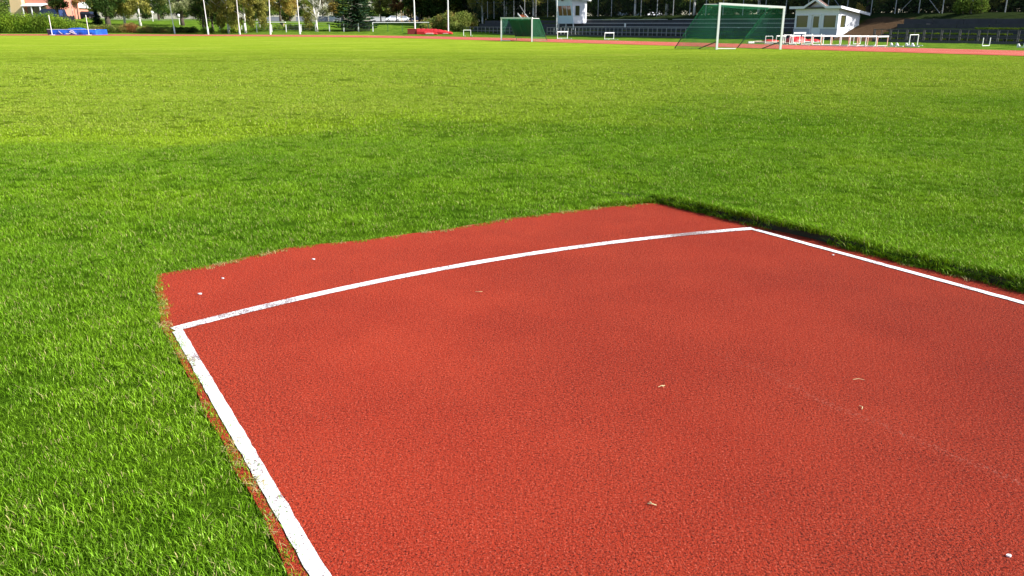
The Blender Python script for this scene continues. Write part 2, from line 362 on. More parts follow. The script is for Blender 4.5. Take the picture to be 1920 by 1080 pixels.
LIP0, LIP1 = G(1235, 380), G(1925, 549); LN = Vector(((LIP1 - LIP0).y, -(LIP1 - LIP0).x, 0)).normalized()
if LN.dot(N) < 0: LN = -LN
LU = (LIP1 - LIP0).normalized()
def lip_z(off): return np.interp(off, [.0, .03, .5, 1.5], [-.012, .048, .036, -.012])
def build_lip():
    b = MB(); n = 260; offs = (.0, .015, .03, .2, .5, 1., 1.5); pts = []
    for i in range(n + 1):
        q = LIP0 - LU * 1.2 + LU * (9. * i / n); f = min(1, max(0, (i / n * 9. - .6) / .8))
        for o_ in offs:
            w_ = .025 * mnoise.noise(Vector((q.x * 4, q.y * 4, o_ > .3))); p_ = q + LN * (o_ + (w_ if o_ < .1 else 0) + .02); pts.append((p_.x, p_.y, -.012 + (float(lip_z(o_)) + .012) * f + .0005))
    m = len(offs); b.add(pts, [(i * m + j, i * m + j + 1, i * m + m + j + 1, i * m + m + j) for i in range(n) for j in range(m - 1)]); b.m = [0 if j < 2 else 1 for i in range(n) for j in range(m - 1)]
    tag(b.build('turf_edge', [M['soil'], M['turf']]), kind='structure')
M['soil'] = plain('dark_soil', (.035, .03, .016), 1., .4, 30)
build_lip()
# ================================================================== GRASS
def tuft(n, rad_, h0, h1, w, straw=False, lean=.55, seg=3, ts=1.):
    V, Fc, Tn = [], [], []
    for _ in range(n):
        a = rng.uniform(0, 6.283); r = rad_ * math.sqrt(rng.uniform()); bx, by = r * math.cos(a), r * math.sin(a)
        h = rng.uniform(h0, h1); d = rng.uniform(0, 6.283); ln = h * lean * rng.uniform(.3, 1.7); fa = d + 1.57 + rng.uniform(-.7, .7)
        ww = w * rng.uniform(.6, 1.25); o = len(V); tn = .5 + (rng.uniform(0, 1) - .5) * ts
        if straw or rng.uniform() < .04: tn = 1.3
        if straw: ln *= 1.8; h *= .6
        for s in range(seg):
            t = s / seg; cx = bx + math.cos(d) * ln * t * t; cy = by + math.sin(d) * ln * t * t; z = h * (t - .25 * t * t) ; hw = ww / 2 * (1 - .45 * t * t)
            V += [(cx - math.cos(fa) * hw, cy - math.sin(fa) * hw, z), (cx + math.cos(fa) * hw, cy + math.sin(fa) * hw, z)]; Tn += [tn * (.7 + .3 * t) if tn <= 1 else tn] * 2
        V.append((bx + math.cos(d) * ln, by + math.sin(d) * ln, h * .75)); Tn.append(tn)
        for s in range(seg - 1): Fc.append((o + 2 * s, o + 2 * s + 1, o + 2 * s + 3, o + 2 * s + 2))
        Fc.append((o + 2 * seg - 2, o + 2 * seg - 1, o + 2 * seg))
    return V, Fc, Tn
def clover(n, rad_):
    V, Fc, Tn = [], [], []
    for _ in range(n):
        a = rng.uniform(0, 6.283); r = rad_ * math.sqrt(rng.uniform()); x, y = r * math.cos(a), r * math.sin(a); z = rng.uniform(.02, .035); s = rng.uniform(.005, .008); t0 = rng.uniform(0, 6); tn = rng.uniform(.2, .7)
        for k in range(3):
            q = t0 + k * 2.09; cx, cy = x + math.cos(q) * s * 1.3, y + math.sin(q) * s * 1.3; o = len(V)
            V += [(cx + math.cos(q + j * 1.047) * s, cy + math.sin(q + j * 1.047) * s, z + .003 * math.sin(j + k)) for j in range(6)]; Tn += [tn] * 6; Fc.append(tuple(range(o, o + 6)))
    return V, Fc, Tn
def build_grass():
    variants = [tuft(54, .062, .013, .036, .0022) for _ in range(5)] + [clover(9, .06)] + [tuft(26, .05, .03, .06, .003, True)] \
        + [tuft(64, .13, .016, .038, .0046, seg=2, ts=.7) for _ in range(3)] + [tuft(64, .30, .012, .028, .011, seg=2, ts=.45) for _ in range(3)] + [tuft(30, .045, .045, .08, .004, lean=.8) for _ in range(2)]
    V, Fc, Tn, Vi = [], [], [], []
    for i, (v, f, t) in enumerate(variants):
        o = len(V); V += v; Fc += [tuple(j + o for j in q) for q in f]; Tn += t; Vi += [i] * len(v)
    pts, vid, sc = [], [], []
    def scatter(y0, y1, dens, ids, probs, smin, smax):
        hw = .64 * y1 + 1.2; n = int((y1 - y0) * 2 * hw * dens); q = np.stack([rng.uniform(-hw, hw, n), rng.uniform(y0, y1, n)], 1)
        q = q[np.abs(q[:, 0]) < .64 * q[:, 1] + 1.2]; q = q[~inside(q, EP)]
        q = q[(CA * q[:, 0] + SA_ * q[:, 1]) < 42.3]
        pts.append(q); vid.append(rng.choice(ids, len(q), p=probs)); s = rng.uniform(smin, smax, len(q))
        patch = np.array([mnoise.noise(Vector((x * 1.7, y * 1.7, 3))) for x, y in q]) if y1 < 12 else 0
        sc.append(s * (1 + .35 * patch))
    scatter(.7, 5.5, 400, [0, 1, 2, 3, 4, 5], [.199, .199, .199, .199, .199, .005], .75, 1.25)
    scatter(5.5, 11, 210, [0, 1, 2, 3, 4], [.2] * 5, .9, 1.35)
    scatter(11, 20, 62, [7, 8, 9], [1 / 3] * 3, .8, 1.25)
    scatter(20, 33, 26, [7, 8, 9], [1 / 3] * 3, 1.2, 1.7)
    scatter(33, 41, 7, [10, 11, 12], [1 / 3] * 3, .8, 1.1); scatter(41, 50, 4.5, [10, 11, 12], [1 / 3] * 3, .7, 1.); scatter(50, 64, 2.2, [10, 11, 12], [1 / 3] * 3, .6, .9)
    # ragged fringe along the border
    e = np.array([(p.x, p.y) for p in resample(ER, .012)]); c = np.array([cen.x, cen.y]); e = e[(e[:, 1] > 1) & (np.abs(e[:, 0]) < 8)]
    dn = (e - c) / np.linalg.norm(e - c, axis=1)[:, None]; right = ((e - np.array([O.x, O.y])) @ np.array([N.x, N.y])) > 1.5
    k = rng.uniform(size=len(e)); far = ~right & (((e - np.array([O.x, O.y])) @ np.array([U.x, U.y])) > 7.5)
    for mask, off, v, s0, s1 in ((right & (k < .9), .065, [13, 14], .7, 1.2), (right & (k < .6), .13, [13, 14, 0], .7, 1.1), (right & (k < .05), .0, [0, 6], .4, .8), (~right & (k < .35), .035, [0, 1], .5, .95), (~right & (k < .05), -.012, [6], .4, .8), (far & (k > .85), .0, [6], .3, .55), (~right & (k > .95), .0, [0], .3, .5)):
        q = e[mask]; q = q + dn[mask] * (off + rng.normal(0, .022, len(q)))[:, None]; pts.append(q); vid.append(rng.choice(v, len(q))); sc.append(rng.uniform(s0, s1, len(q)))
    tt = rng.uniform(-2, 7.4, 90); tt = tt[[mnoise.noise(Vector((t * 2.3, 0, 5))) > -.05 for t in tt]]
    q = np.array([(p.x, p.y) for p in (O + U * t - N * (2.07 + abs(rng.normal(0, .02))) for t in tt)]); pts.append(q); vid.append(rng.choice([0, 6], len(q), p=[.85, .15])); sc.append(rng.uniform(.25, .45, len(q)))
    pts = np.concatenate(pts); vid = np.concatenate(vid).astype(int); sc = np.concatenate(sc)
    nv = len(V); npnt = len(pts); print('grass tufts', npnt)
    co = np.zeros((nv + npnt, 3), np.float32); co[:nv] = V; co[nv:, :2] = pts; co[nv:, 2] = np.where(inside(pts, EP), 0.0, -.006)
    dq = pts - np.array([LIP0.x, LIP0.y]); off = dq @ np.array([LN.x, LN.y]) - .02; al = dq @ np.array([LU.x, LU.y]); on = (off > .02) & (off < 1.5) & (al > -.6) & (al < 7.8)
    co[nv:, 2] = np.where(on, np.maximum(-.006, -.012 + (lip_z(off) + .012) * np.clip((al + .6) / .8, 0, 1) - .003), co[nv:, 2])
    me = bpy.data.meshes.new('grass'); me.from_pydata(co[:nv].tolist(), [], Fc); me.vertices.add(npnt)
    me.vertices.foreach_set('co', co.ravel()); me.materials.append(M['blade'])
    def attr(nm, typ, a, key='value'): x = me.attributes.new(nm, typ, 'POINT'); x.data.foreach_set(key, a)
    attr('tone', 'FLOAT', np.r_[np.array(Tn, np.float32), np.zeros(npnt, np.float32)])
    attr('src', 'INT', np.r_[np.array(Vi), -np.ones(npnt, int)].astype(np.int32))
    attr('vid', 'INT', np.r_[np.zeros(nv, int), vid].astype(np.int32))
    attr('sc', 'FLOAT', np.r_[np.ones(nv), sc].astype(np.float32))
    rt = np.zeros((nv + npnt, 3), np.float32); rt[nv:, 2] = rng.uniform(0, 6.283, npnt); attr('rt', 'FLOAT_VECTOR', rt.ravel(), 'vector')
    me.update(); ob = bpy.data.objects.new('grass', me); COL.objects.link(ob); tag(ob, 'mown green lawn grass growing round the red runway and over the pitch', 'grass', kind='stuff')
    ng = bpy.data.node_groups.new('grass_scatter', 'GeometryNodeTree')
    ng.interface.new_socket(name='Geometry', in_out='INPUT', socket_type='NodeSocketGeometry'); ng.interface.new_socket(name='Geometry', in_out='OUTPUT', socket_type='NodeSocketGeometry')
    nn = ng.nodes.new; L = ng.links.new; gi = nn('NodeGroupInput'); go = nn('NodeGroupOutput')
    def named(a, typ): x = nn('GeometryNodeInputNamedAttribute'); x.data_type = typ; x.inputs[0].default_value = a; return [o for o in x.outputs if o.enabled][0]
    src = named('src', 'INT'); cmp_ = nn('FunctionNodeCompare'); cmp_.data_type = 'INT'; cmp_.operation = 'LESS_THAN'
    ins = [i for i in cmp_.inputs if i.enabled]; L(src, ins[0]); ins[1].default_value = 0
    sep = nn('GeometryNodeSeparateGeometry'); sep.domain = 'POINT'; L(gi.outputs[0], sep.inputs[0]); L(cmp_.outputs[0], sep.inputs['Selection'])
    sp_ = nn('GeometryNodeSplitToInstances'); sp_.domain = 'POINT'; L(sep.outputs[1], sp_.inputs[0]); L(src, sp_.inputs['Group ID'])
    m2p = nn('GeometryNodeMeshToPoints'); L(sep.outputs[0], m2p.inputs[0])
    iop = nn('GeometryNodeInstanceOnPoints'); L(m2p.outputs[0], iop.inputs['Points']); L(sp_.outputs[0], iop.inputs['Instance']); iop.inputs['Pick Instance'].default_value = True
    L(named('vid', 'INT'), iop.inputs['Instance Index']); L(named('rt', 'FLOAT_VECTOR'), iop.inputs['Rotation']); L(named('sc', 'FLOAT'), iop.inputs['Scale'])
    L(iop.outputs[0], go.inputs[0]); md = ob.modifiers.new('scatter', 'NODES'); md.node_group = ng
build_grass()
#@@PART2
# ================================================================== STANDS
def stand_section(name, label, a0, a1, boards, fringe, first=0):
    r = thing(name, label, 'stand', AB(a0, 66.4), ROTS); L = a1 - a0
    for k in range(5):
        z = .2 + .4 * k; b = MB(); b0 = 1.0 * k; n = max(1, int(L / 2.4))
        for i in range(n):                                        # cast blocks with open joints, slightly out of line
            x0 = L * i / n + .012; x1 = L * (i + 1) / n - .012; dz = random.uniform(-.012, .012); dy = random.uniform(-.015, .015)
            b.box(x0, x1, b0 + dy, b0 + .97, -.3, z + dz)
        b.build('step', M['conc'], r)
        if boards and k >= 2:
            b = MB(); x = .3
            while x < L - .5:
                w_ = min(random.choice((5.5, 7., 9.)), L - x)
                b.box(x, x + w_ - .12, b0 - .05, b0 + .27, z + .035, z + .085); x += w_ + (.9 if random.random() < .3 else .02)
            b.build('bench_board', M['board'], r)
        if fringe[k]:
            b = MB()
            for _ in range(int(L * fringe[k])):
                x = random.random() ** fringe_pow * L; x = L * (1 - random.random() ** 1.0) if k < 2 else L * (1 - (random.random() * (.75 if k == 2 else .4)) ) 
                if mnoise.noise(Vector((x * .5, k * 7.3, 0))) < -.25: continue
                y = b0 + random.uniform(.0, .25); h = random.uniform(.07, .19); d = random.uniform(-.06, .06); ww = random.uniform(.02, .05)
                b.add([(x - ww, y, z), (x + ww, y + random.uniform(-.03, .03), z), (x + d, y - .06, z + h)], [(0, 1, 2)])
            if k < 3: b.box(.5, L - .1, b0 + .08, b0 + .6, z + .015, z + .04)
            tag(b.build('grass_fringe', M['l_hedge'], r), kind='stuff')
    return r
fringe_pow = 1.
stand_section('terraced_stand', 'dark concrete terrace stand behind the small goal, left of the white judges booth', A_at(866, 66.4), A_at(1026, 66.4), False, [30, 20, 0, 14, 20])
stand_section('terraced_stand', 'long terrace stand with pale bench boards between the booth and the gabled kiosk', A_at(1028, 66.4), A_at(1484, 67.5), True, [12, 12, 0, 0, 8])
stand_section('terraced_stand', 'dark mossy terrace stand at the far right beyond the gabled kiosk', A_at(1645, 66.4), A_at(2500, 66.4), False, [90, 120, 110, 110, 60])
def railing(label, a0, a1, b0, step=1.4, h=.95, double=False):
    G_ = M['dark'] if double else M['grey']
    r = thing('stand_railing', label, 'railing', AB(a0, b0), ROTS); L = a1 - a0; n = int(L / step)
    rails = MB()
    for z in (h, h * .52): rails.box(0, n * step, -.02, .02, z - .022, z + .022)
    rails.build('rail', G_, r)
    for i in range(n + 1):
        b = MB(); x = i * step
        b.box(x - .035, x + .035, -.03, .03, .0, h + .04)
        if double: b.box(x + .09, x + .15, -.03, .03, .0, h + .02)
        b.build('post', G_, r)
    for i in range(n): x = (i + .5) * step; MB().box(x - .018, x + .018, -.018, .018, h * .1, h).build('baluster', G_, r)
    b = MB()
    for i in range(n): b.box(i * step + .1, i * step + step - .1, .35, .62, .36, .40).box(i * step + .3, i * step + .36, .38, .58, 0, .36).box(i * step + step - .36, i * step + step - .3, .38, .58, 0, .36)
    b.build('low_bench', M['dark'], r)
    b = MB(); b.box(0, n * step, -.12, .0, -.05, .17); b.build('shadow_band', M['dark'], r)  # dark strip paints the shadow band along the stand foot
railing('grey railing in front of the stand behind the small goal', A_at(868, 65.9), A_at(1022, 65.9), 65.9, 1.9)
railing('grey post and rail barrier below the pale bench boards, left of the large goal', A_at(1026, 65.9), A_at(1292, 65.9), 65.9, 1.35)
railing('dark double posted railing in front of the stand at the far right', A_at(1640, 65.9), A_at(2400, 65.9), 65.9, 1.4, .98, True)
# ================================================================== FENCE ON THE BANK
def bank_fence():
    BF = 74.2; a0, a1 = A_at(880, BF), A_at(2300, BF); r = thing('chain_link_fence', 'tall dark chain link fence with pale posts along the bank behind the stands', 'fence', AB(a0, BF, 0), ROTS)
    zb = 2.3; H = 2.1; L = a1 - a0
    pxs = [915, 927, 946, 964, 984, 1005, 1027, 1096, 1121, 1146, 1201, 1231, 1261, 1292, 1322, 1354, 1391, 1433, 1471, 1512, 1549, 1585, 1630, 1675, 1719, 1763, 1817, 1880, 1950, 2030, 2120, 2220]
    b = MB(); sp = .16; n = int((L + H) / sp)
    for s in (1, -1):
        for i in range(n):
            x0 = i * sp - (H if s > 0 else 0); x1 = x0 + s * H if s > 0 else x0 - H
            b.add([(x0, 0, zb), (x0 + .006, 0, zb), (x1 + .006, 0, zb + H), (x1, 0, zb + H)], [(0, 1, 2, 3)])
    b.build('mesh', M['wire'], r)
    b = MB(); b.tube((0, -.02, zb + H), (L, -.02, zb + H), .018); b.build('top_rail', M['wire'], r)
    for px in pxs:
        x = A_at(px, BF) - a0; b = MB(); b.tube((x, -.05, zb - .2), (x, -.05, zb + H + .25), .045); b.build('post', M['post'], r)
    for px in (1549, 1719):
        x = A_at(px, BF) - a0
        for s in (-1, 1): MB().tube((x, -.06, zb + H * .95), (x + s * 1.9, -.06, zb), .028).build('brace', M['post'], r)
bank_fence()
# ================================================================== KIOSK
def kiosk():
    a0, a1 = A_at(1489, 67.6), A_at(1570, 67.6); r = thing('kiosk', 'small white gabled kiosk with three windows and a glazed door beside the row of hurdles', 'kiosk', AB(a0, 67.6, .30), ROTS)
    L = a1 - a0; D = 3.3; H = 2.42; z0 = 0
    dx0, dx1 = L * .40, L * .60        # door opening
    w1 = (L * .045, L * .315); w2 = (L * .68, L * .955); zs, zt = .80, 1.82
    b = MB()
    for x0, x1, a, c in ((0, w1[0], 0, H), (w1[0], w1[1], 0, zs), (w1[0], w1[1], zt, H), (w1[1], dx0, 0, H), (dx0, dx1, 1.86, H), (dx1, w2[0], 0, H), (w2[0], w2[1], 0, zs), (w2[0], w2[1], zt, H), (w2[1], L, 0, H)):
        b.box(x0, x1, 0, .12, a, c)
    gx = L * .51; b.hexa([(gx - 1.0, 0, H), (gx + 1.0, 0, H), (gx + 1.0, .12, H), (gx - 1.0, .12, H), (gx - .05, 0, H + .60), (gx + .05, 0, H + .60), (gx + .05, .12, H + .60), (gx - .05, .12, H + .60)])
    b.build('front_wall', M['wall_white'], r)
    b = MB(); sw = (.35, 1.15)
    for y0, y1, a, c in ((.122, sw[0], 0, H), (sw[0], sw[1], 0, zs), (sw[0], sw[1], zt, H), (sw[1], D, 0, H - .2)): b.box(L - .12, L, y0, y1, a, c)
    b.box(0, .12, .122, D, 0, H - .2).box(.122, L - .122, D - .12, D, 0, H - .3); b.build('side_wall', M['wall_white'], r)
    MB().box(-.02, dx0 - .09, -.03, -.001, 0, .62).box(-.04, dx0 - .09, -.05, -.001, .62, .68).build('plinth_boarding', M['wall_blue'], r)
    MB().box(dx1 + .09, L + .02, -.03, -.001, 0, .62).box(dx1 + .09, L + .04, -.05, -.001, .62, .68).build('plinth_boarding', M['wall_blue'], r)
    for (x0, x1) in (w1, w2):
        f = MB(); t = .09
        f.box(x0 - t, x1 + t, -.045, -.002, zt, zt + t).box(x0 - t, x1 + t, -.06, -.002, zs - t, zs).box(x0 - t, x0, -.045, -.002, zs, zt).box(x1, x1 + t, -.045, -.002, zs, zt)
        f = f.build('window', M['wall_white'], r); MB().box(x0, x1, .03, .05, zs, zt).build('pane', M['glass'], f)
        MB().box(x0 + .05, x0 + .3, .055, .06, zs, zt).build('curtain', M['beige'], f)
    f = MB(); f.box(L + .001, L + .04, sw[0] - .1, sw[1] + .1, zt, zt + .1).box(L + .001, L + .05, sw[0] - .1, sw[1] + .1, zs - .1, zs).box(L + .001, L + .04, sw[0] - .1, sw[0], zs, zt).box(L + .001, L + .04, sw[1], sw[1] + .1, zs, zt)
    f = f.build('window', M['wall_white'], r); MB().box(L - .06, L - .04, sw[0], sw[1], zs, zt).build('pane', M['glass'], f)
    d = MB(); d.box(dx0 + .03, dx1 - .03, .03, .07, 0, .78).box(dx0 + .03, dx0 + .15, .03, .07, .78, 1.75).box(dx1 - .15, dx1 - .03, .03, .07, .78, 1.75).box(dx0 + .03, dx1 - .03, .03, .07, 1.75, 1.85)
    d = d.build('door', M['wall_white'], r); MB().box(dx0 + .15, dx1 - .15, .045, .055, .78, 1.75).build('pane', M['glass'], d); MB().box(dx1 - .13, dx1 - .06, -.03, .03, .88, .91).build('handle', M['grey'], d)
    MB().box(dx0 - .09, dx0, -.04, -.002, 0, 1.95).box(dx1, dx1 + .09, -.04, -.002, 0, 1.95).box(dx0, dx1, -.04, -.002, 1.86, 1.95).build('door_frame', M['wall_white'], r)
    # roof: flat fascia, gable over the door, falling to the back
    rf = MB(); e = .38
    rf.hexa([(-e, -e, H + .02), (L + e, -e, H + .02), (L + e, D + .9, H - .55), (-e, D + .9, H - .55), (-e, -e, H + .14), (L + e, -e, H + .14), (L + e, D + .9, H - .43), (-e, D + .9, H - .43)]); rf = rf.build('roof', M['roofd'], r)
    MB().box(-e - .03, gx - 1.05, -e - .05, -e, H - .02, H + .19).build('fascia', M['wall_white'], r); fa = MB(); fa.box(gx + 1.05, L + e + .03, -e - .05, -e, H - .02, H + .19)
    fa.hexa([(L + e, -e, H - .02), (L + e + .05, -e, H - .02), (L + e + .05, D + .9, H - .62), (L + e, D + .9, H - .62), (L + e, -e, H + .19), (L + e + .05, -e, H + .19), (L + e + .05, D + .9, H - .38), (L + e, D + .9, H - .38)])
    fa.build('fascia', M['wall_white'], r)
    g = MB()
    for s in (-1, 1):
        g.hexa([(gx + s * 1.12, -e - .06, H - .02), (gx, -e - .06, H + .66), (gx, .16, H + .66), (gx + s * 1.12, .16, H - .02), (gx + s * 1.12, -e - .06, H + .13), (gx, -e - .06, H + .80), (gx, .16, H + .80), (gx + s * 1.12, .16, H + .13)])
    g.build('gable_roof', M['soffit'], r)
    g = MB()
    for s in (-1, 1): g.hexa([(gx + s * 1.16, -e - .10, H - .03), (gx, -e - .10, H + .64), (gx, -e - .061, H + .64), (gx + s * 1.16, -e - .061, H - .03), (gx + s * 1.16, -e - .10, H + .17), (gx, -e - .10, H + .84), (gx, -e - .061, H + .84), (gx + s * 1.16, -e - .061, H + .17)])
    g.build('bargeboard', M['wall_white'], r)
    MB().box(-.1, L + .1, -.4, D, -.5, -.004).build('floor_slab', M['conc'], r)
M['wall_blue'] = plain('grey_blue_boarding', (.42, .44, .56), .7, .06); M['soffit'] = plain('brown_soffit', (.16, .10, .085), .8, .1)
kiosk()
def booth():
    a0, a1 = A_at(1046, 68), A_at(1075, 68); r = thing('judges_booth', 'white raised judges booth on short legs with red reflection coloured into its window', 'booth', AB(a0, 68, 1.40), ROTS); L = a1 - a0; D = 2.1; H = 2.85
    ln = -.42                                       # the front leans out towards the track
    def fy(z): return ln * z / H
    wz0, wz1 = .95, 2.1; wx = (L * .1, L * .93)
    b = MB()
    for x0, x1, z0, z1 in ((0, L, 0, wz0), (0, L, wz1, H), (0, wx[0], wz0, wz1), (wx[1], L, wz0, wz1)):
        b.hexa([(x0, fy(z0), z0), (x1, fy(z0), z0), (x1, fy(z0) + .08, z0), (x0, fy(z0) + .08, z0), (x0, fy(z1), z1), (x1, fy(z1), z1), (x1, fy(z1) + .08, z1), (x0, fy(z1) + .08, z1)])
    b.build('front_wall', M['wall_shade'], r)
    b = MB(); sy = (.25, .95)
    for y0, y1, z0, z1 in ((None, sy[0], 0, H), (sy[0], sy[1], 0, wz0), (sy[0], sy[1], wz1, H), (sy[1], D, 0, H + .0)):
        ya, yb = (fy(z0) + .082, fy(z1) + .082) if y0 is None else (y0, y0)
        b.hexa([(L - .08, ya, z0), (L, ya, z0), (L, y1, z0), (L - .08, y1, z0), (L - .08, yb, z1), (L, yb, z1), (L, y1, z1), (L - .08, y1, z1)])
    b.box(0, .08, .1, D, 0, H).box(.082, L - .082, D - .08, D, 0, H); b.build('side_wall', M['wall_white'], r)
    MB().box(.09, L - .09, .1, D - .09, 0, .05).build('floor', M['board'], r)
    f = MB()
    for i in range(4):
        x = wx[0] + (wx[1] - wx[0]) * i / 3; f.hexa([(x - .03, fy(wz0) - .02, wz0), (x + .03, fy(wz0) - .02, wz0), (x + .03, fy(wz0) + .03, wz0), (x - .03, fy(wz0) + .03, wz0), (x - .03, fy(wz1) - .02, wz1), (x + .03, fy(wz1) - .02, wz1), (x + .03, fy(wz1) + .03, wz1), (x - .03, fy(wz1) + .03, wz1)])
    f = f.build('window', M['wall_white'], r); g = MB(); g.hexa([(wx[0], fy(wz0) + .035, wz0), (wx[1], fy(wz0) + .035, wz0), (wx[1], fy(wz0) + .045, wz0), (wx[0], fy(wz0) + .045, wz0), (wx[0], fy(wz1) + .035, wz1), (wx[1], fy(wz1) + .035, wz1), (wx[1], fy(wz1) + .045, wz1), (wx[0], fy(wz1) + .045, wz1)]); g.build('pane', M['glass_red'], f)
    f = MB().box(L + .001, L + .03, sy[0] - .05, sy[0], wz0 - .05, wz1 + .05).box(L + .001, L + .03, sy[1], sy[1] + .05, wz0 - .05, wz1 + .05).box(L + .001, L + .03, sy[0], sy[1], wz1, wz1 + .05).box(L + .001, L + .03, sy[0], sy[1], wz0 - .05, wz0).build('window', M['wall_white'], r)
    MB().box(L - .05, L - .03, sy[0], sy[1], wz0, wz1).build('pane', M['glass'], f)
    MB().hexa([(-.25, -.75, H), (L + .35, -.75, H), (L + .35, D + .4, H - .2), (-.25, D + .4, H - .2), (-.25, -.75, H + .18), (L + .35, -.75, H + .18), (L + .35, D + .4, H), (-.25, D + .4, H)]).build('roof', M['white'], r)
    MB().tube((L * .5, -.75, H - .15), (L * .5, -.45, H - .15), .07).build('speaker', M['dark'], r)
    for x in (.1, L / 2, L - .1):
        for y in (.08, D - .1): MB().box(x - .06, x + .06, y - .06, y + .06, -1.4, -.002).build('leg', M['board'], r)
M['wall_shade'] = plain('shaded_white_boarding', (.48, .60, .76), .7, .06)  # white boarding with the blue shade of the front put into its colour
booth()
for i, (px, b_, z, lb) in enumerate(((1172, 68.2, 1.02, 'small white plate on the terrace above the railing right of the judges booth'), (1385, 69.3, .62, 'small white plate on the terrace seen through the large goal net'))):
    a = A_at(px, b_); r = thing('seat_plate', lb, 'sign', AB(a, b_, z), ROTS, 'small white plates on the terraces')
    MB().box(-.13, .13, -.01, .01, .0, .42).build('plate', M['white'], r); MB().box(-.02, .02, .012, .03, -.5, .3).build('stake', M['grey'], r)
# ================================================================== GOALS
def net_surface(b, p00, p10, p11, p01, nu, nv, sag, rr, diag=True):
    """netting between four corners, hanging in a slack curve along sag"""
    def pt(u, v): return p00.lerp(p10, u).lerp(p01.lerp(p11, u), v) + sag * math.sin(math.pi * min(1, max(0, v))) * math.sin(math.pi * (.12 + .76 * u)) + Vector((0, 0, .02 * math.sin(u * 23) * math.sin(v * 17)))
    seg = 10
    def line(u0, v0, u1, v1):
        if abs(u1 - u0) < 1e-6 and abs(v1 - v0) < 1e-6: return
        q = [pt(u0 + (u1 - u0) * i / seg, v0 + (v1 - v0) * i / seg) for i in range(seg + 1)]
        for i in range(seg): b.tube(q[i], q[i + 1], rr, rr, 3)
    if diag:
        W = (p10 - p00).length; H = (p01 - p00).length; st = W / nu; k = int((W + H) / st)
        for i in range(1, k):
            c = i * st
            x0, y0 = (c, 0) if c <= W else (W, c - W); x1, y1 = (0, c) if c <= H else (c - H, H); line(x0 / W, y0 / H, x1 / W, y1 / H)
            line(1 - x0 / W, y0 / H, 1 - x1 / W, y1 / H)
    else:
        for i in range(nu + 1): line(i / nu, 0, i / nu, 1)
        for j in range(nv + 1): line(0, j / nv, 1, j / nv)
def goal(name, label, Lb, Rb, hl, hr, back, top, pr, nst, netr, cloth=False, feet=True):
    root = thing(name, label, 'goal', Lb); l = Vector((0, 0, 0)); r_ = Rb - Lb; zl = Vector((0, 0, hl)); zr = Vector((0, 0, hr)); back = Vector(back)
    MB().box(-pr, pr, -pr, pr, 0, hl - pr).build('post', M['white_steel'], root)
    MB().box(r_.x - pr, r_.x + pr, r_.y - pr, r_.y + pr, 0, hr - pr).build('post', M['white_steel'], root)
    e = r_.normalized() * pr
    MB().beam(l - e + zl, r_ + e + zr, pr * 2.02, pr * 2).build('crossbar', M['white_steel'], root)
    tl, tr_ = l + back * top + zl * .985, r_ + back * top + zr * .985; bl, br = l + back + Vector((0, 0, .05)), r_ + back + Vector((0, 0, .05))
    for a, t_, b_, z in ((l, tl, bl, zl), (r_, tr_, br, zr)):
        MB().tube(a + z * .985, t_, .022).build('top_arm', M['white_steel'], root)
        s = MB(); s.tube(t_, t_.lerp(b_, .72), .02, .02); s = s.build('stay', M['net'], root); MB().tube(t_.lerp(b_, .72), b_, .026).build('stay_foot', M['dark'], s)
        if feet: MB().tube(a + Vector((0, 0, hl * .18)), a + back * .42 + Vector((0, 0, .04)), .028).build('brace', M['dark'], root)
        MB().tube(a + Vector((0, 0, .03)), b_, .009).build('ground_cord', M['net'], root)
    MB().tube(l + Vector((0, 0, .05)), l.lerp(r_, .3) + Vector((0, 0, .05)), .03).build('ground_sleeve', M['white_steel'], root)
    nb = MB(); W = (r_).length
    net_surface(nb, tl, tr_, br, bl, nst, 1, Vector((-back.x * .22, -back.y * .22, -.12)), netr)
    net_surface(nb, l + zl, tl, bl, l, int(nst * .5), 1, Vector((0, 0, 0)) + r_.normalized() * .12, netr)
    net_surface(nb, r_ + zr, tr_, br, r_, int(nst * .5), 1, -r_.normalized() * .12, netr)
    net_surface(nb, l + zl, r_ + zr, tr_, tl, nst, 1, Vector((0, 0, -.15)), netr)
    nb.build('net', M['net'], root)
    MB().tube(tl, tr_, .02).build('back_cord', M['net'], root)
    if cloth:
        b = MB(); n = 12; vs = []
        for i in range(n + 1):
            for j in range(6):
                u, v = i / n, j / 5; q = (l + back * .9 + Vector((0, 0, .35))).lerp(r_ + back * .9 + Vector((0, 0, .35)), u).lerp((tl).lerp(tr_, u) + Vector((0, 0, -.05)), v) + Vector((.04 * math.sin(u * 31), .05 * math.cos(u * 23 + v * 3), 0)); vs.append(q)
        b.add(vs, [(6 * i + j, 6 * i + 6 + j, 6 * i + 7 + j, 6 * i + j + 1) for i in range(n) for j in range(5)])
        b.build('windbreak_cloth', M['cloth'], root)
Lb = G(1343.5, 93); Rb = Vector(((1467 - 960) / 1598 * 49.3, 49.3, 0)); 
goal('football_goal', 'large white football goal with deep green net, nearest the camera', Lb, Rb, ZP(9, Lb.y) , ZP(15.5, 49.3), (-2.25, 1.0, 0), .36, .058, 32, .0037)
Lb = G(940, 77); Rb = Vector(((997.5 - 960) / 1598 * 70.3, 70.3, 0))
goal('football_goal', 'smaller white football goal with dark green net, farther away beside the track', Lb, Rb, 1.88, 1.86, (1.35, 2.0, 0), .45, .055, 16, .0042, True, False)
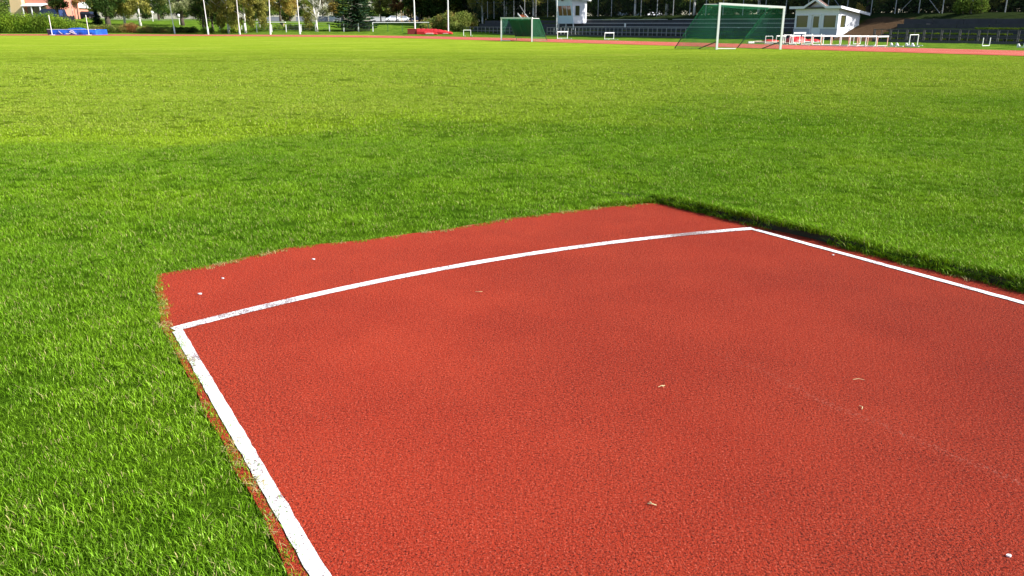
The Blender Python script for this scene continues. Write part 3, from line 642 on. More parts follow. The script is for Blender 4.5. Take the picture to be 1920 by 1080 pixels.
# ladder-like steps lying up the bank behind the small goal
p0 = Vector(((1013 - 960) / 1598 * 100, 100, .3)); p0.z = ZP(66, 100); p1 = Vector(((977 - 960) / 1598 * 108, 108, ZP(27, 108)))
r = thing('access_steps', 'white ladder-like steps with red treads leaning up the bank behind the small goal', 'steps', (p0.x, p0.y, 0)); d = (p1 - p0); sx = Vector((.85, 0, 0)); q0 = Vector((0, 0, p0.z))
for s in (-1, 1):
    MB().beam(q0 + sx * s * .5, q0 + d + sx * s * .5, .06, .2).build('stringer', M['white'], r)
for i in range(1, 15): c = q0 + d * (i / 15); MB().box(c.x - .38, c.x + .38, c.y - .12, c.y + .12, c.z - .03, c.z + .03).build('tread', M['orange'] if i > 10 else M['board'], r)
MB().tube(q0 + d * .9 + sx * .5, q0 + d * 1.0 + sx * -.2 + Vector((0, 0, 1.0)), .03).build('handrail', M['post'], r)
# ================================================================== HURDLES
BU = Vector((CA, SA_, 0))
def make_hurdle(H=.66, W=1.18, board=True, orange=False, feet=True):
    """local: x along the bar, y along the track; feet point to -y"""
    r = thing('hurdle', 'x', 'hurdle', (0, 0, 0)); lm = M['orange2'] if orange else M['white']
    for s in (-1, 1):
        if feet: MB().box(s * W / 2 - .022, s * W / 2 + .022, -.62 if board else -.35, .03, .02, .06).build('foot', M['white'], r)
        MB().box(s * W / 2 - .02, s * W / 2 + .02, -.02, .02, .061, H - .02).build('leg', lm, r)
    if board:
        bd = MB().box(-W / 2 - .03, W / 2 + .03, -.045, -.021, H - .07, H + .015).build('bar', M['white'], r)
    else: MB().tube((-W / 2, 0, H - .02), (W / 2, 0, H - .02), .022).build('bar', M['white'], r)
    if board: MB().tube((-W / 2, 0, .09), (W / 2, 0, .09), .014).build('cross_tube', M['white'], r)
    return r
M['orange2'] = plain('faded_orange_steel', (.78, .45, .34), .5, .15)
proto = make_hurdle(.68); proto_o = make_hurdle(.68, orange=True); proto_f = make_hurdle(.68, .95, board=False); proto_u = make_hurdle(.62, 1.0, board=False, feet=False)
RH = math.atan2(BU.y, BU.x)
used = set()
def put_hurdle(pr, px, py, label, dz=0, rot=RH, tilt=None, sc=1.0, group='training hurdles beside the track'):
    p = G(px, py); p.z = T(p.x, p.y) + dz
    if pr.name in used: o = dup(pr, None, p, rot, label, group)
    else: o = pr; used.add(pr.name); o.location = p; o.rotation_euler.z = rot; o['label'] = label; o['group'] = group
    if tilt: o.rotation_euler = (tilt[0], tilt[1], rot)
    o.scale = (sc,) * 3; return o
words = 'first second third fourth fifth sixth seventh eighth ninth tenth eleventh'.split()
row = [(1463, 83.2, proto, .9), (1476, 83.6, proto_f, 1), (1489, 84, proto, .95), (1497, 82, proto, 1.18), (1512, 85, proto_o, 1), (1533, 85.6, proto, 1), (1549, 86.2, proto_o, 1), (1566, 86.6, proto, 1), (1583, 87, proto, 1), (1600, 87.3, proto_o, 1), (1616, 87.6, proto_o, 1)]
for (px, py, pr, sc), wd in zip(row, words):
    put_hurdle(pr, px, py, f'{wd} hurdle from the left in the close row before the kiosk' + (', taller than others' if sc > 1.1 else ''), sc=sc)
put_hurdle(proto, 1631.5, 87.9, 'white hurdle just right of the close row, below the brown earth bank')
put_hurdle(proto_o, 1653, 88.2, 'hurdle with faded orange legs at the right end of the row')
put_hurdle(proto_f, 1711.5, 86.5, 'thin white frame hurdle standing alone on the grass before the right stand', sc=1.1)
put_hurdle(proto_f, 1441, 83, 'low thin white frame hurdle just left of the large goal post, before the row', sc=.85)
put_hurdle(proto, 1054.5, 73.5, 'lone white hurdle on the track edge below the judges booth', sc=1.05)
put_hurdle(proto, 1142, 74.7, 'lone white hurdle on the track edge below the pale bench boards', sc=.95)
put_hurdle(proto_f, 876, 68, 'white framed hurdle standing on grass beside the red landing mats', sc=1.05)
o = put_hurdle(proto_u, 1848, 87.2, 'upturned white hurdle with legs in the air near the right edge', dz=.06, tilt=(math.pi, 0)); o.location.z = .62; o.scale = (.95,) * 3
o = put_hurdle(proto_u, 1606, 84.6, 'upturned white hurdle lying behind the row in front of the kiosk', tilt=(math.pi, 0)); o.location.z = .6; o.scale = (.85,) * 3
o = put_hurdle(proto, 1530, 81.5, 'white hurdle fallen flat on the grass behind the row', tilt=(rad(-88), 0)); o.location.z = .08
def starting_block(px, py, label):
    r = thing('starting_block', label, 'starting block', G(px, py), RH + 1.57, 'starting blocks beside the track')
    MB().box(-.45, .45, -.04, .04, .01, .06).build('rail', M['white'], r)
    for s, x in ((-1, -.1), (1, .22)): MB().hexa([(x, s * .07 - .05, .061), (x + .2, s * .07 - .05, .061), (x + .2, s * .07 + .05, .061), (x, s * .07 + .05, .061), (x + .12, s * .07 - .05, .24), (x + .2, s * .07 - .05, .24), (x + .2, s * .07 + .05, .24), (x + .12, s * .07 + .05, .24)]).build('pedal', M['white'], r)
starting_block(1681, 87.6, 'white starting block on the grass right of the hurdle row')
starting_block(1710, 88, 'white starting block under the lone thin framed hurdle')
starting_block(1921, 89.5, 'white starting block at the right edge of the picture')
# soft heap and loose kit behind the row
def pile(name, label, cat, px, py, w_, d_, h, mat, sd):
    p = G(px, py); b = MB(); n, m = 14, 7; random.seed(sd); ph = random.random() * 6
    vs = []
    for j in range(m + 1):
        for i in range(n):
            t = 2 * math.pi * i / n; rr = math.cos(j / m * math.pi / 2) ** .6; k = 1 + .18 * math.sin(3 * t + ph) + .1 * math.sin(5 * t + j)
            vs.append((math.cos(t) * w_ / 2 * rr * k, math.sin(t) * d_ / 2 * rr * k, h * math.sin(j / m * math.pi / 2) * (1 + .1 * math.sin(t * 2 + ph))))
    b.add(vs, [(j * n + i, j * n + (i + 1) % n, (j + 1) * n + (i + 1) % n, (j + 1) * n + i) for j in range(m) for i in range(n)] + [tuple(range(m * n, m * n + n))])
    tag(b.build(name, mat, smooth=True, loc=p), label, cat); random.seed(sd + 1)
pile('red_tarp', 'crumpled red tarp heaped behind the hurdle row, left of the kiosk door', 'tarp', 1491, 79.5, 1.6, 1.4, .42, M['redv'], 3)
pile('red_tarp', 'smaller crumpled red tarp behind the hurdles below the kiosk door', 'tarp', 1522, 79.2, 1.2, 1., .24, M['redv'], 5)
pile('red_tarp', 'flat pinkish red cover lying on the sand left of the goal post', 'tarp', 1443, 77.6, 1.3, .8, .14, M['redv'], 8)
def equipment_bar(px, py, l, ang, label):
    r = thing('loose_frame', label, 'frame', G(px, py), ang, 'loose frame parts lying by the sand'); MB().box(-l / 2, l / 2, -.03, .03, .05, .11).build('rail', M['dark'], r); MB().box(-l / 2, -l / 2 + .5, -.12, -.04, .02, .16).build('end_plate', M['white'], r)
equipment_bar(1418, 81.5, 1.5, .3, 'dark and white frame part on the ground beside the large goal net')
equipment_bar(1462, 83.4, 1.9, -.2, 'white ended frame part on the ground under the left hurdles')
# ================================================================== POLES
def pole(px, py, h, lean, label, r0=.065, mat='white', sleeve=True, Y=None, kind='floodlight pole'):
    p = P(px, py) if Y is None else PY(px, Y); r = thing('tall_pole', label, 'pole', p, 0, 'tall white poles along the track')
    MB().tube((0, 0, -.1), (lean * h, 0, h), r0, r0 * .6, 8).build('shaft', M[mat], r)
    if sleeve: MB().tube((0, 0, -.05), (lean * 1.0, 0, 1.0), r0 * 1.9, r0 * 1.7, 8).build('sleeve', M[mat], r)
for px, py, lean, lb in ((328, 63, -.056, 'leftmost tall white pole, leaning left, in front of the dark shrubs'), (390.5, 64.3, -.03, 'tall white pole in front of the darkest shaded tree on the left'), (449.5, 64.6, .006, 'tall white pole just left of the olive birch trunk'),
                         (507, 64.6, .05, 'tall white pole in front of the yellow brown tree'), (562.5, 63.8, -.01, 'tall white pole standing left of the bare birch')):
    pole(px, py, 12, lean, lb)
pole(778.5, 64, 12, -.003, 'tall white pole rising in front of the red landing mats', .1, sleeve=False)
pole(840.5, 62.5, 12, .01, 'tall white pole at the right end of the red landing mats, before the bushes', .1, mat='white_steel', sleeve=False)
pole(1043.5, 66.8, 11, 0, 'tall white pole immediately left of the judges booth', .075, sleeve=False)
r = tag(pole(753, 42, 9, 0, 'slim cream lamp pole beside the parked white cars', .09, 'beige', False, Y=200), None)
# ================================================================== MATS
def blue_mat():
    p0 = G(90, 65.4); p1 = G(180, 65.4); d = (p1 - p0); L = d.length; r = thing('landing_mat', 'long blue landing mat with white swirls at the far left of the field', 'landing mat', p0, math.atan2(d.y, d.x)); H = .64; D = 3.2
    b = MB(); n = 24; vs = []
    prof = [(0, 0), (-.05, .3), (0, H), (.4, H + .03), (D, H), (D, 0)]
    for i in range(n + 1):
        x = .45 + (L - .45) * i / n
        for y, z in prof: vs.append((x, y + .03 * math.sin(x * 5 + z * 4), z + (.02 * math.sin(x * 3.1) if z > .5 else 0)))
    m = len(prof); b.add(vs, [(i * m + j, i * m + m + j, i * m + m + j + 1, i * m + j + 1) for i in range(n) for j in range(m - 1)] + [tuple(n * m + j for j in range(m)), tuple(j for j in range(m))[::-1]])
    b.build('cover', M['blue'], r, smooth=False)
    MB().box(-.02, .44, .0, D, 0, H - .02).build('shaded_end', M['blue_shade'], r)  # darker vinyl paints the shade on the left end of the mat
    MB().box(-.05, L, -.02, .2, H + .035, H + .075).build('white_edge', M['white'], r)
    b = MB()
    def swirl(pts, w_):
        for a, c in zip(pts[:-1], pts[1:]): b.hexa([(a[0], -.13, a[1]), (c[0], -.13, c[1]), (c[0], -.10, c[1]), (a[0], -.10, a[1]), (a[0] + w_ * .5, -.13, a[1] + w_), (c[0] + w_ * .5, -.13, c[1] + w_), (c[0] + w_ * .5, -.10, c[1] + w_), (a[0] + w_ * .5, -.10, a[1] + w_)])
    swirl([(2.4, .12), (2.75, .08), (3.0, .14)], .09); swirl([(2.9, .36), (3.2, .28), (3.4, .18), (3.8, .07)], .09); swirl([(3.05, .46), (3.3, .46), (3.5, .36)], .1); swirl([(3.4, .22), (3.65, .30)], .1); swirl([(1.5, .48), (1.65, .3), (1.95, .08)], .05)
    b.build('white_swirl', M['white'], r)
    b = MB(); 
    for i in range(8): x = 2.2 + i * .22; b.box(x, x + .24, 1.0, 2.2, H + .02, H + .10 + .13 * math.sin(math.pi * (i + .5) / 8))
    b.build('folded_cover', M['blue'], r)
    for px, lb in ((98, 'left white upright standing beside the blue landing mat'), (167, 'right white upright standing beside the blue landing mat')):
        q = G(px, 65.8); s = thing('jump_stand', lb, 'jump stand', q, 0, 'white jump uprights at the blue mat'); MB().tube((0, 0, .05), (-.04, 0, 2.45), .05, .045).build('upright', M['white'], s); MB().box(-.25, .25, -.2, .2, 0, .05).build('base', M['white'], s)
blue_mat()
def red_mats():
    q0 = P(763, 64.4)
    def blk(name, lb, x0, x1, hl, hr, D, mat, endmat, y=0, lettering=()):
        s = q0.y / 1598; r = thing(name, lb, 'landing mat', (x0 / 1, q0.y + y, q0.z)); W = x1 - x0; b = MB(); n = 10; vs = []
        for i in range(n + 1):
            x = W * i / n; h = hl + (hr - hl) * (i / n) ** 1.5 + .03 * math.sin(i * 2.3)
            for yy, z in ((0, 0), (-.04, h * .5), (.05, h), (D * .4, h + .06), (D, h * .95), (D, 0)): vs.append((x, yy, z))
        b.add(vs, [(6 * i + j, 6 * i + 6 + j, 6 * i + 7 + j, 6 * i + j + 1) for i in range(n) for j in range(5)] + [tuple(6 * n + j for j in range(6)), (5, 4, 3, 2, 1, 0)])
        b.build('cover', mat, r)
        if endmat: MB().box(-.55, -.002, .0, D, 0, hl - .02).build('end_panel', endmat, r)
        if lettering:
            b = MB()
            for (a, c, z, hh) in lettering: b.hexa([(a, -.07, z), (c, -.07, z), (c, -.045, z), (a, -.045, z), (a + .1, -.07, z + hh), (c - .05, -.07, z + hh), (c - .05, -.045, z + hh), (a + .1, -.045, z + hh)])
            b.build('white_lettering', M['pale_red'], r)
    X = lambda px: (px - 960) / 1598 * q0.y
    blk('landing_mat', 'large red landing mat with its shaded end coloured dark, left of the tall pole', X(781), X(812), .66, .62, 2.4, M['redv'], None)
    MBd = thing('mat_shaded_end', 'left end of the red landing mats, coloured dark for its shade', 'landing mat', (X(763.5), q0.y + .05, q0.z)); MB().box(0, X(780.5) - X(763.5), 0, 2.2, 0, .66).build('cover', M['red_shade'], MBd); MB().box(0, X(780.5) - X(763.5), -.02, 2.2, .662, .70).build('top_edge', M['redv'], MBd)  # darker red paints the shaded left end, lit red kept on top
    blk('landing_mat', 'low red front mat with pale marks lying before the large red mat', X(797), X(821), .30, .12, .8, M['redv'], None, -1.3, ((.1, 1.3, .05, .07), (.25, 1.2, .15, .05)))
    blk('landing_mat', 'red wedge mat sloping down at the right end of the landing mats', X(812.5), X(847), .62, .2, 2.0, M['redv'], None, .1, ((1.2, 2.0, .08, .07),))
M['pale_red'] = plain('faded_white_marking', (.8, .55, .55), .6, .1)
red_mats()
# ================================================================== FENCES, RAILINGS AND WALLS AT THE BACK
def post_row(label, specs, cat='fence', name='post_fence'):
    p = P(*specs[0]); r = thing(name, label, cat, p)
    q = [P(*s) for s in specs]
    for a, s in zip(q, specs):
        l = a - p; MB().box(l.x - .05, l.x + .05, l.y - .05, l.y + .05, l.z - .1, l.z + 1.0).build('post', M['white'], r)
    b = MB()
    for a, c in zip(q[:-1], q[1:]):
        for h in (.35, .65, .95): b.tube(a - p + Vector((0, 0, h)), c - p + Vector((0, 0, h)), .008)
    b.build('wire', M['post'], r)
post_row('low wire fence with short white posts in the long grass on the left', [(413, 61), (432, 60.5), (454, 61), (482, 60.3), (510, 60), (537, 60), (565, 59.5), (592, 59), (618, 59)])
def screen_fence():
    p = P(643, 58.6); r = thing('mesh_fence', 'dark grey mesh fence panels with white posts in front of the spruce', 'fence', p); 
    for a, c in ((640, 645.5), (646.5, 671), (673, 694)):
        A, C = P(a, 58.6) - p, P(c, 58.6) - p; b = MB(); n = max(3, int((C - A).length / .07))
        for i in range(n + 1): q = A.lerp(C, i / n); b.box(q.x - .017, q.x + .017, q.y - .01, q.y + .01, q.z + .05, q.z + 1.02)
        for j in range(15): b.box(min(A.x, C.x), max(A.x, C.x), A.y + .012, A.y + .03, A.z + .05 + j * .068, A.z + .085 + j * .068)
        b.build('mesh_panel', M['dark'], r)
    for px in (645, 672.5): l = P(px, 59) - p; MB().box(l.x - .07, l.x + .07, l.y - .05, l.y + .05, l.z - .05, l.z + 1.12).build('post', M['white'], r)
screen_fence()
def park_railing():
    pts = [P(699.5, 59.2)]; p = pts[0]; top = 1.22; r = thing('park_railing', 'long white topped railing with thin green posts behind the red mats', 'railing', p)
    MB().box(-.06, .06, -.05, .05, -.05, top).build('post', M['white'], r); q1 = P(805, 59) - p
    MB().beam((0, 0, top), (q1.x, q1.y, q1.z + top), .07, .09).build('top_rail', M['white'], r)
    for px in (727.5, 754.5, 781, 804): l = P(px, 59) - p; MB().box(l.x - .03, l.x + .03, l.y - .03, l.y + .03, l.z - .05, l.z + top - .05).build('post', M['gpost'], r)
M['gpost'] = plain('green_post', (.03, .10, .06), .5, .1)
park_railing()
def bench_like(px0, px1, Y, label):
    p = PY(px0, Y); q = PY(px1, Y); z = ZP(41.5, Y) - p.z; L = q.x - p.x; r = thing('park_table', label, 'table', p)
    MB().box(0, L, 0, .5, z - .08, z + .03).build('top', M['white'], r)
    for x in (.35, L - .3): MB().box(x - .06, x + .06, .1, .4, -.05, z - .081).build('leg', M['beige'], r)
    MB().box(L - .85, L - .42, .12, .38, -.05, z - .09).build('leg', M['dark'], r)
bench_like(498, 535, 132, 'long white topped table in the grass behind the fourth tall pole')
def wall(label, px0, px1, py0, py1, Y, mat, name='boundary_wall'):
    p = PY(px0, Y); q = PY(px1, Y); zt = ZP(py0, Y) - p.z; L = q.x - p.x; r = thing(name, label, 'wall', p); n = max(1, round(L / 3)); b = MB()
    for i in range(n): b.box(L * i / n + .02, L * (i + 1) / n - .02, 0, .12, -.3, zt)
    b.build('panel', mat, r); MB().box(-.05, L + .05, -.04, .16, zt + .002, zt + .07).build('coping', M['white'], r)
wall('grey panel wall behind the park grass, left of the tall pole by the bare birch', 495, 528, 32.5, 40, 205, M['wallg'])
wall('grey panel wall between the tall pole and the bare birch', 556, 572, 32.5, 40, 205, M['wallg'])
wall('grey panel wall right behind the bare birch', 596, 616, 32, 40, 205, M['wallg'])
wall('bright white wall between the bare birch and the spruce', 617, 647, 31.5, 40.5, 205, M['white'])
wall('bright white low wall between the spruce and the small maple', 695, 723, 32.5, 41, 205, M['white'])
# park lamps
for px, top, base, lb in ((287, 27, 40, 'white globe park lamp left of the leaning pole'), (337, 33, 46, 'white globe park lamp beside the thick grey tree trunk'), (262, 34, 47, 'white stubby lamp post left of the orange bush')):
    p = P(px, base); r = thing('park_lamp', lb, 'lamp', p, 0, 'globe lamps in the park'); h = ZP(top, p.y) - p.z
    MB().tube((0, 0, -.1), (0, 0, h), .07, .05).build('pole', M['white'], r); b = MB()
    for j in range(6):
        a, c = math.pi * j / 6 - math.pi / 2, math.pi * (j + 1) / 6 - math.pi / 2; b.tube((0, 0, h + .25 + .3 * math.sin(a)), (0, 0, h + .25 + .3 * math.sin(c)), max(.01, .3 * math.cos(a)), max(.01, .3 * math.cos(c)), 10)
    b.build('globe', M['white'], r)
# ================================================================== CARS
def car(name, label, px, Y, rz, paint, van=False, hide=0):
    p = PY(px, Y); r = thing(name, label, 'van' if van else 'car', p, rz); L, W = (4.9, 1.9) if van else (4.3, 1.75)
    if van: prof = [(-.5, .35), (-.5, 1.0), (-.47, 1.9), (-.42, 2.0), (.22, 2.0), (.36, 1.25), (.49, 1.0), (.5, .4)]
    else: prof = [(-.5, .3), (-.49, .85), (-.44, .98), (-.36, 1.02), (-.24, 1.42), (.08, 1.45), (.24, 1.02), (.46, .84), (.5, .6), (.49, .3)]
    b = MB(); n = len(prof)
    vs = [(x * L, s * W / 2 * (1 if z < 1.05 else .84), z) for s in (-1, 1) for x, z in prof]
    b.add(vs, [(i, (i + 1) % n, n + (i + 1) % n, n + i) for i in range(n)] + [tuple(range(n))[::-1], tuple(range(n, 2 * n))]); b.build('body', paint, r)
    zt, zb = (1.85, 1.2) if van else (1.37, 1.03)
    for s in (-1, 1):
        g = MB(); y0 = s * (W / 2 * .9 + .01); 
        for x0, x1 in ((-.3, -.1), (-.08, .16)): g.add([(x0 * L, s * (W / 2 + .012), zb), (x1 * L + .1, s * (W / 2 + .012), zb), (x1 * L * .7, s * (W / 2 * .86 + .012), zt), (x0 * L * .8, s * (W / 2 * .86 + .012), zt)], [(0, 1, 2, 3)])
        g.build('side_window', M['carglass'], r)
    xa, xb = (.22, .36) if van else (.09, .23)
    MB().add([(xb * L + .03, -W * .4, zb), (xb * L + .03, W * .4, zb), (xa * L + .05, W * .38, zt + .02), (xa * L + .05, -W * .38, zt + .02)], [(0, 1, 2, 3)]).build('windscreen', M['carglass'], r)
    for x in (-.31, .31):
        for s in (-1, 1): t = MB().tube((x * L, s * (W / 2 - .2), .32), (x * L, s * (W / 2 + .015), .32), .32, n=14).build('wheel', M['tyre'], r); MB().tube((x * L, s * (W / 2 + .016), .32), (x * L, s * (W / 2 + .03), .32), .18, n=10).build('rim', M['grey'], t)
    for s in (-1, 1): MB().box(L * .485, L * .502, s * W * .36 - .15, s * W * .36 + .15, .62, .76).build('headlight', M['glass'], r)
M['carglass'] = plain('car_glass', (.03, .04, .06), .1, .1, spec=.8)
car('parked_car', 'white parked car, left of the pair behind the reddish trees', 736, 235, rad(205), M['carw'])
car('parked_car', 'white parked estate car, right of the pair, beside the slim lamp pole', 754.5, 240, rad(200), M['carw'])
car('parked_car', 'dark parked car half hidden behind the railing, right of the white pair', 782, 235, rad(190), M['card'])
car('parked_van', 'dark blue van parked beside the pink brick house on the left', 99, 150, rad(170), M['carb'], True)
car('parked_car', 'dark car parked in the shade behind the big dark tree on the left', 164, 165, rad(175), M['card'])
# ================================================================== HOUSES
def house(name, label, px0, px1, Y, D, top_z, mat, wins=(), roof=True, rmat=None, door=None):
    p = PY(px0, Y); q = PY(px1, Y); L = q.x - p.x; H = top_z; r = thing(name, label, 'house', p)
    MB().box(0, L, 0, D, -1, H).build('wall', mat, r)
    if roof: MB().hexa([(-.5, -.6, H + .003), (L + .5, -.6, H + .003), (L + .5, D + .6, H + .003), (-.5, D + .6, H + .003), (-.5, D / 2 - .05, H + 2.2), (L + .5, D / 2 - .05, H + 2.2), (L + .5, D / 2 + .05, H + 2.2), (-.5, D / 2 + .05, H + 2.2)]).build('roof', rmat or M['roofd'], r)
    for x0, x1, z0, z1 in wins:
        f = MB().box(x0 - .08, x1 + .08, -.06, -.002, z0 - .08, z0).box(x0 - .08, x1 + .08, -.06, -.002, z1, z1 + .08).box(x0 - .08, x0, -.06, -.002, z0, z1).box(x1, x1 + .08, -.06, -.002, z0, z1).build('window', M['white'], r)
        MB().box(x0, x1, -.03, -.004, z0, z1).build('pane', M['glass'], f)
    return r, L
house('beige_house', 'tall beige rendered house behind the hedge at the far left', 26, 48, 152, 9, 9, M['beige'], ((.5, 1.4, 5.5, 6.6),))
r, L = house('brick_house', 'pink brick house with a white porch roof behind the hedge', 48.6, 106, 153, 9, 8.5, M['brick'], ((1.7, 2.6, 3.9, 5.1), (3.9, 4.8, 3.9, 5.1)))
MB().hexa([(.9, -2.2, 2.35), (4.4, -2.2, 2.35), (4.6, -.01, 2.7), (.9, -.01, 2.7), (.9, -2.2, 2.5), (4.4, -2.2, 2.5), (4.6, -.01, 2.9), (.9, -.01, 2.9)]).build('porch_roof', M['white'], r)
for x in (1.2, 2.7, 4.2): MB().box(x - .07, x + .07, -2.1, -1.96, -1, 2.34).build('porch_post', M['white'], r)
MB().box(1.0, 4.3, -.35, -.01, .4, 2.3).build('porch_window', M['shade_glass'] if 'shade_glass' in M else M['glass'], r)
house('far_house', 'small pink house with a bright white roof between trees on the left', 119, 141, 215, 8, 2.2, M['brick'], ((.6, 1.2, .6, 1.5), (1.8, 2.4, .6, 1.5)), True, M['white'])
house('far_house', 'cream building glimpsed behind the reddish trees near the white cars', 752, 786, 270, 8, 5.2, M['beige'], ((1, 2.6, 2.6, 3.8), (3.6, 5, 2.6, 3.8)))
r = thing('garden_fence', 'dark garden fence behind the hedge below the small pink house', 'fence', PY(108, 138)); Lf = (143 - 108) / 1598 * 138
for i in range(12): MB().box(Lf * i / 12, Lf * (i + 1) / 12 - .02, 0, .04, 0, 1.7 + .1 * (i % 2)).build('board', M['dark'], r)
MB().box(0, Lf, .045, .09, 1.3, 1.4).build('rail', M['dark'], r)
pole(140.5, 24, 9, -.02, 'thin white pole beside the small pink house on the left', .06, sleeve=False, Y=150)

# ================================================================== TREES
def leaf_cloud(blobs, n, s0, s1, flat=0., droop=0., shell=.55):
    """leaf sized faces spread through a set of ellipsoid clumps (cx,cy,cz,rx,ry,rz,weight)"""
    B = np.array(blobs, float); w_ = B[:, 6] / B[:, 6].sum(); k = rng.choice(len(B), n, p=w_)
    d = rng.normal(size=(n, 3)); d /= np.linalg.norm(d, axis=1)[:, None]; r = (shell + (1 - shell) * rng.uniform(size=n)) ** 1.0; r = np.where(rng.uniform(size=n) < .35, rng.uniform(size=n) ** .6, r)
    c = B[k, :3] + d * B[k, 3:6] * r[:, None]; c += rng.normal(0, .08, (n, 3))
    a = rng.normal(size=(n, 3)); a[:, 2] -= droop * 2; a /= np.linalg.norm(a, axis=1)[:, None]
    t = rng.normal(size=(n, 3)); b = np.cross(a, t); b /= np.linalg.norm(b, axis=1)[:, None]
    s = rng.uniform(s0, s1, n)[:, None]; a *= s * (1 + droop * .6); b *= s * .55
    v = np.stack([c - a * .5, c + b * .5, c + a * .5, c - b * .5], 1).reshape(-1, 3)
    tone = np.repeat(np.clip(.5 + .22 * rng.normal(size=n) + .35 * (rng.uniform(size=len(B))[k] - .5), 0, 1), 4)
    return v, tone
def build_leaves(name, cloud, mat, parent):
    v, tone = cloud; n = len(v) // 4; me = bpy.data.meshes.new(name); me.vertices.add(4 * n); me.vertices.foreach_set('co', v.astype(np.float32).ravel())
    me.loops.add(4 * n); me.loops.foreach_set('vertex_index', np.arange(4 * n, dtype=np.int32)); me.polygons.add(n); me.polygons.foreach_set('loop_start', np.arange(0, 4 * n, 4, dtype=np.int32)); me.polygons.foreach_set('loop_total', np.full(n, 4, np.int32))
    x = me.attributes.new('tone', 'FLOAT', 'POINT'); x.data.foreach_set('value', tone.astype(np.float32)); me.materials.append(mat); me.update(calc_edges=True)
    o = bpy.data.objects.new(name, me); COL.objects.link(o); o.parent = parent; return o
def blobs(h0, h1, R, n, rb, shape='round'):
    out = []
    for _ in range(n):
        t = rng.uniform(); z = h0 + (h1 - h0) * t
        if shape == 'round': rr = R * math.sqrt(max(.05, 1 - (2 * t - 1) ** 2)) * .8
        elif shape == 'weep': rr = R * (1 - .55 * t)
        else: rr = R * (1 - t)
        a = rng.uniform(0, 6.283); q = rr * math.sqrt(rng.uniform(.15, 1)); s = rb * rng.uniform(.6, 1.3)
        out.append((q * math.cos(a), q * math.sin(a), z, s, s, s * (1.5 if shape == 'weep' else .75), s ** 2))
    return out
def trunk_mesh(b, h, r, limbs, seed, lean=0.0, low=.25, spread=.5):
    rs = random.Random(seed); pts = [Vector((0, 0, -.3))]
    for i in range(1, 8): pts.append(Vector((lean * h * i / 7 + rs.uniform(-.06, .06) * r * 6, rs.uniform(-.06, .06) * r * 6, h * i / 7)))
    b.path(pts, [r * (1.15 if i == 0 else 1) * (1 - .11 * i) for i in range(8)], 8)
    for _ in range(limbs):
        t = rs.uniform(low, .9); q = Vector((lean * h * t, 0, h * t)); a = rs.uniform(0, 6.283); L = h * spread * (1 - t * .6) * rs.uniform(.5, 1)
        e = q + Vector((math.cos(a) * L * .8, math.sin(a) * L * .8, L * .6)); m = q.lerp(e, .5) + Vector((0, 0, -.08 * L)); rr = r * (1 - t * .7) * .4
        b.path([q, m, e], [rr, rr * .7, rr * .25], 5)
        for _ in range(2): e2 = m + Vector((rs.uniform(-1, 1), rs.uniform(-1, 1), rs.uniform(0, 1))) * L * .4; b.path([m, e2], [rr * .5, rr * .12], 4)
def make_tree(name, label, cat, loc, h, crown, leafmat, barkmat, tr=.2, limbs=10, group=None, seed=1, leaf=(.2, .36), n=5000, droop=0, lean=0, low=.25, trh=.85, scale=1):
    r = thing(name, label, cat, loc, 0, group); b = MB(); trunk_mesh(b, h * trh, tr, limbs, seed, lean, low); b.build('trunk', barkmat, r, smooth=True)
    build_leaves('crown', leaf_cloud(crown, n, leaf[0], leaf[1], 0, droop), leafmat, r); r.scale = (scale,) * 3; return r
def put(px, Y=None, py=None): return P(px, py) if Y is None else PY(px, Y)
# --- spruce
def spruce(label, loc, h, R, seed, name='spruce_tree', n=150):
    r = thing(name, label, 'tree', loc); MB().tube((0, 0, -.3), (0, 0, h), .22, .03, 8).build('trunk', M['bark'], r); rs = random.Random(seed); V, Tn = [], []
    for i in range(n):
        t = (i / n) ** 1.15; z = .25 + (h - .4) * t; L = R * (1 - t) ** .85 * rs.uniform(.75, 1.1) + .15; a = i * 2.4 + rs.uniform(-.3, .3); m = max(10, int(L * 26)); tn0 = rs.uniform(.25, .75)
        for j in range(m):
            u = (j + rs.random()) / m; x = L * u; zz = z + .12 * L - .30 * L * u + .25 * L * u * u; sp = .38 * (1 - u * .75) * min(1, L / 2) + .05; off = rs.uniform(-1, 1) * sp
            c = Vector((math.cos(a) * x - math.sin(a) * off, math.sin(a) * x + math.cos(a) * off, zz - abs(off) * .25 + rs.uniform(-.05, .05))); d = Vector((math.cos(a + off), math.sin(a + off), rs.uniform(-.5, .05))).normalized() * rs.uniform(.22, .42); s = d.cross(Vector((rs.uniform(-1, 1), rs.uniform(-1, 1), 1))).normalized() * .09
            V += [c - d * .5, c + s, c + d * .5, c - s]; Tn += [min(1, max(0, tn0 + rs.uniform(-.2, .2) + .25 * (u - .5)))] * 4
    build_leaves('crown', (np.array([tuple(v) for v in V]), np.array(Tn)), M['l_spruce'], r); return r
spruce('large dense dark spruce in the middle distance behind the mesh fence', put(667, None, 58), 9.5, 3.7, 4)
spruce('small pale green spruce between the hedge and the big dark tree', put(183, None, 47.5), 2.6, .95, 9, n=60)
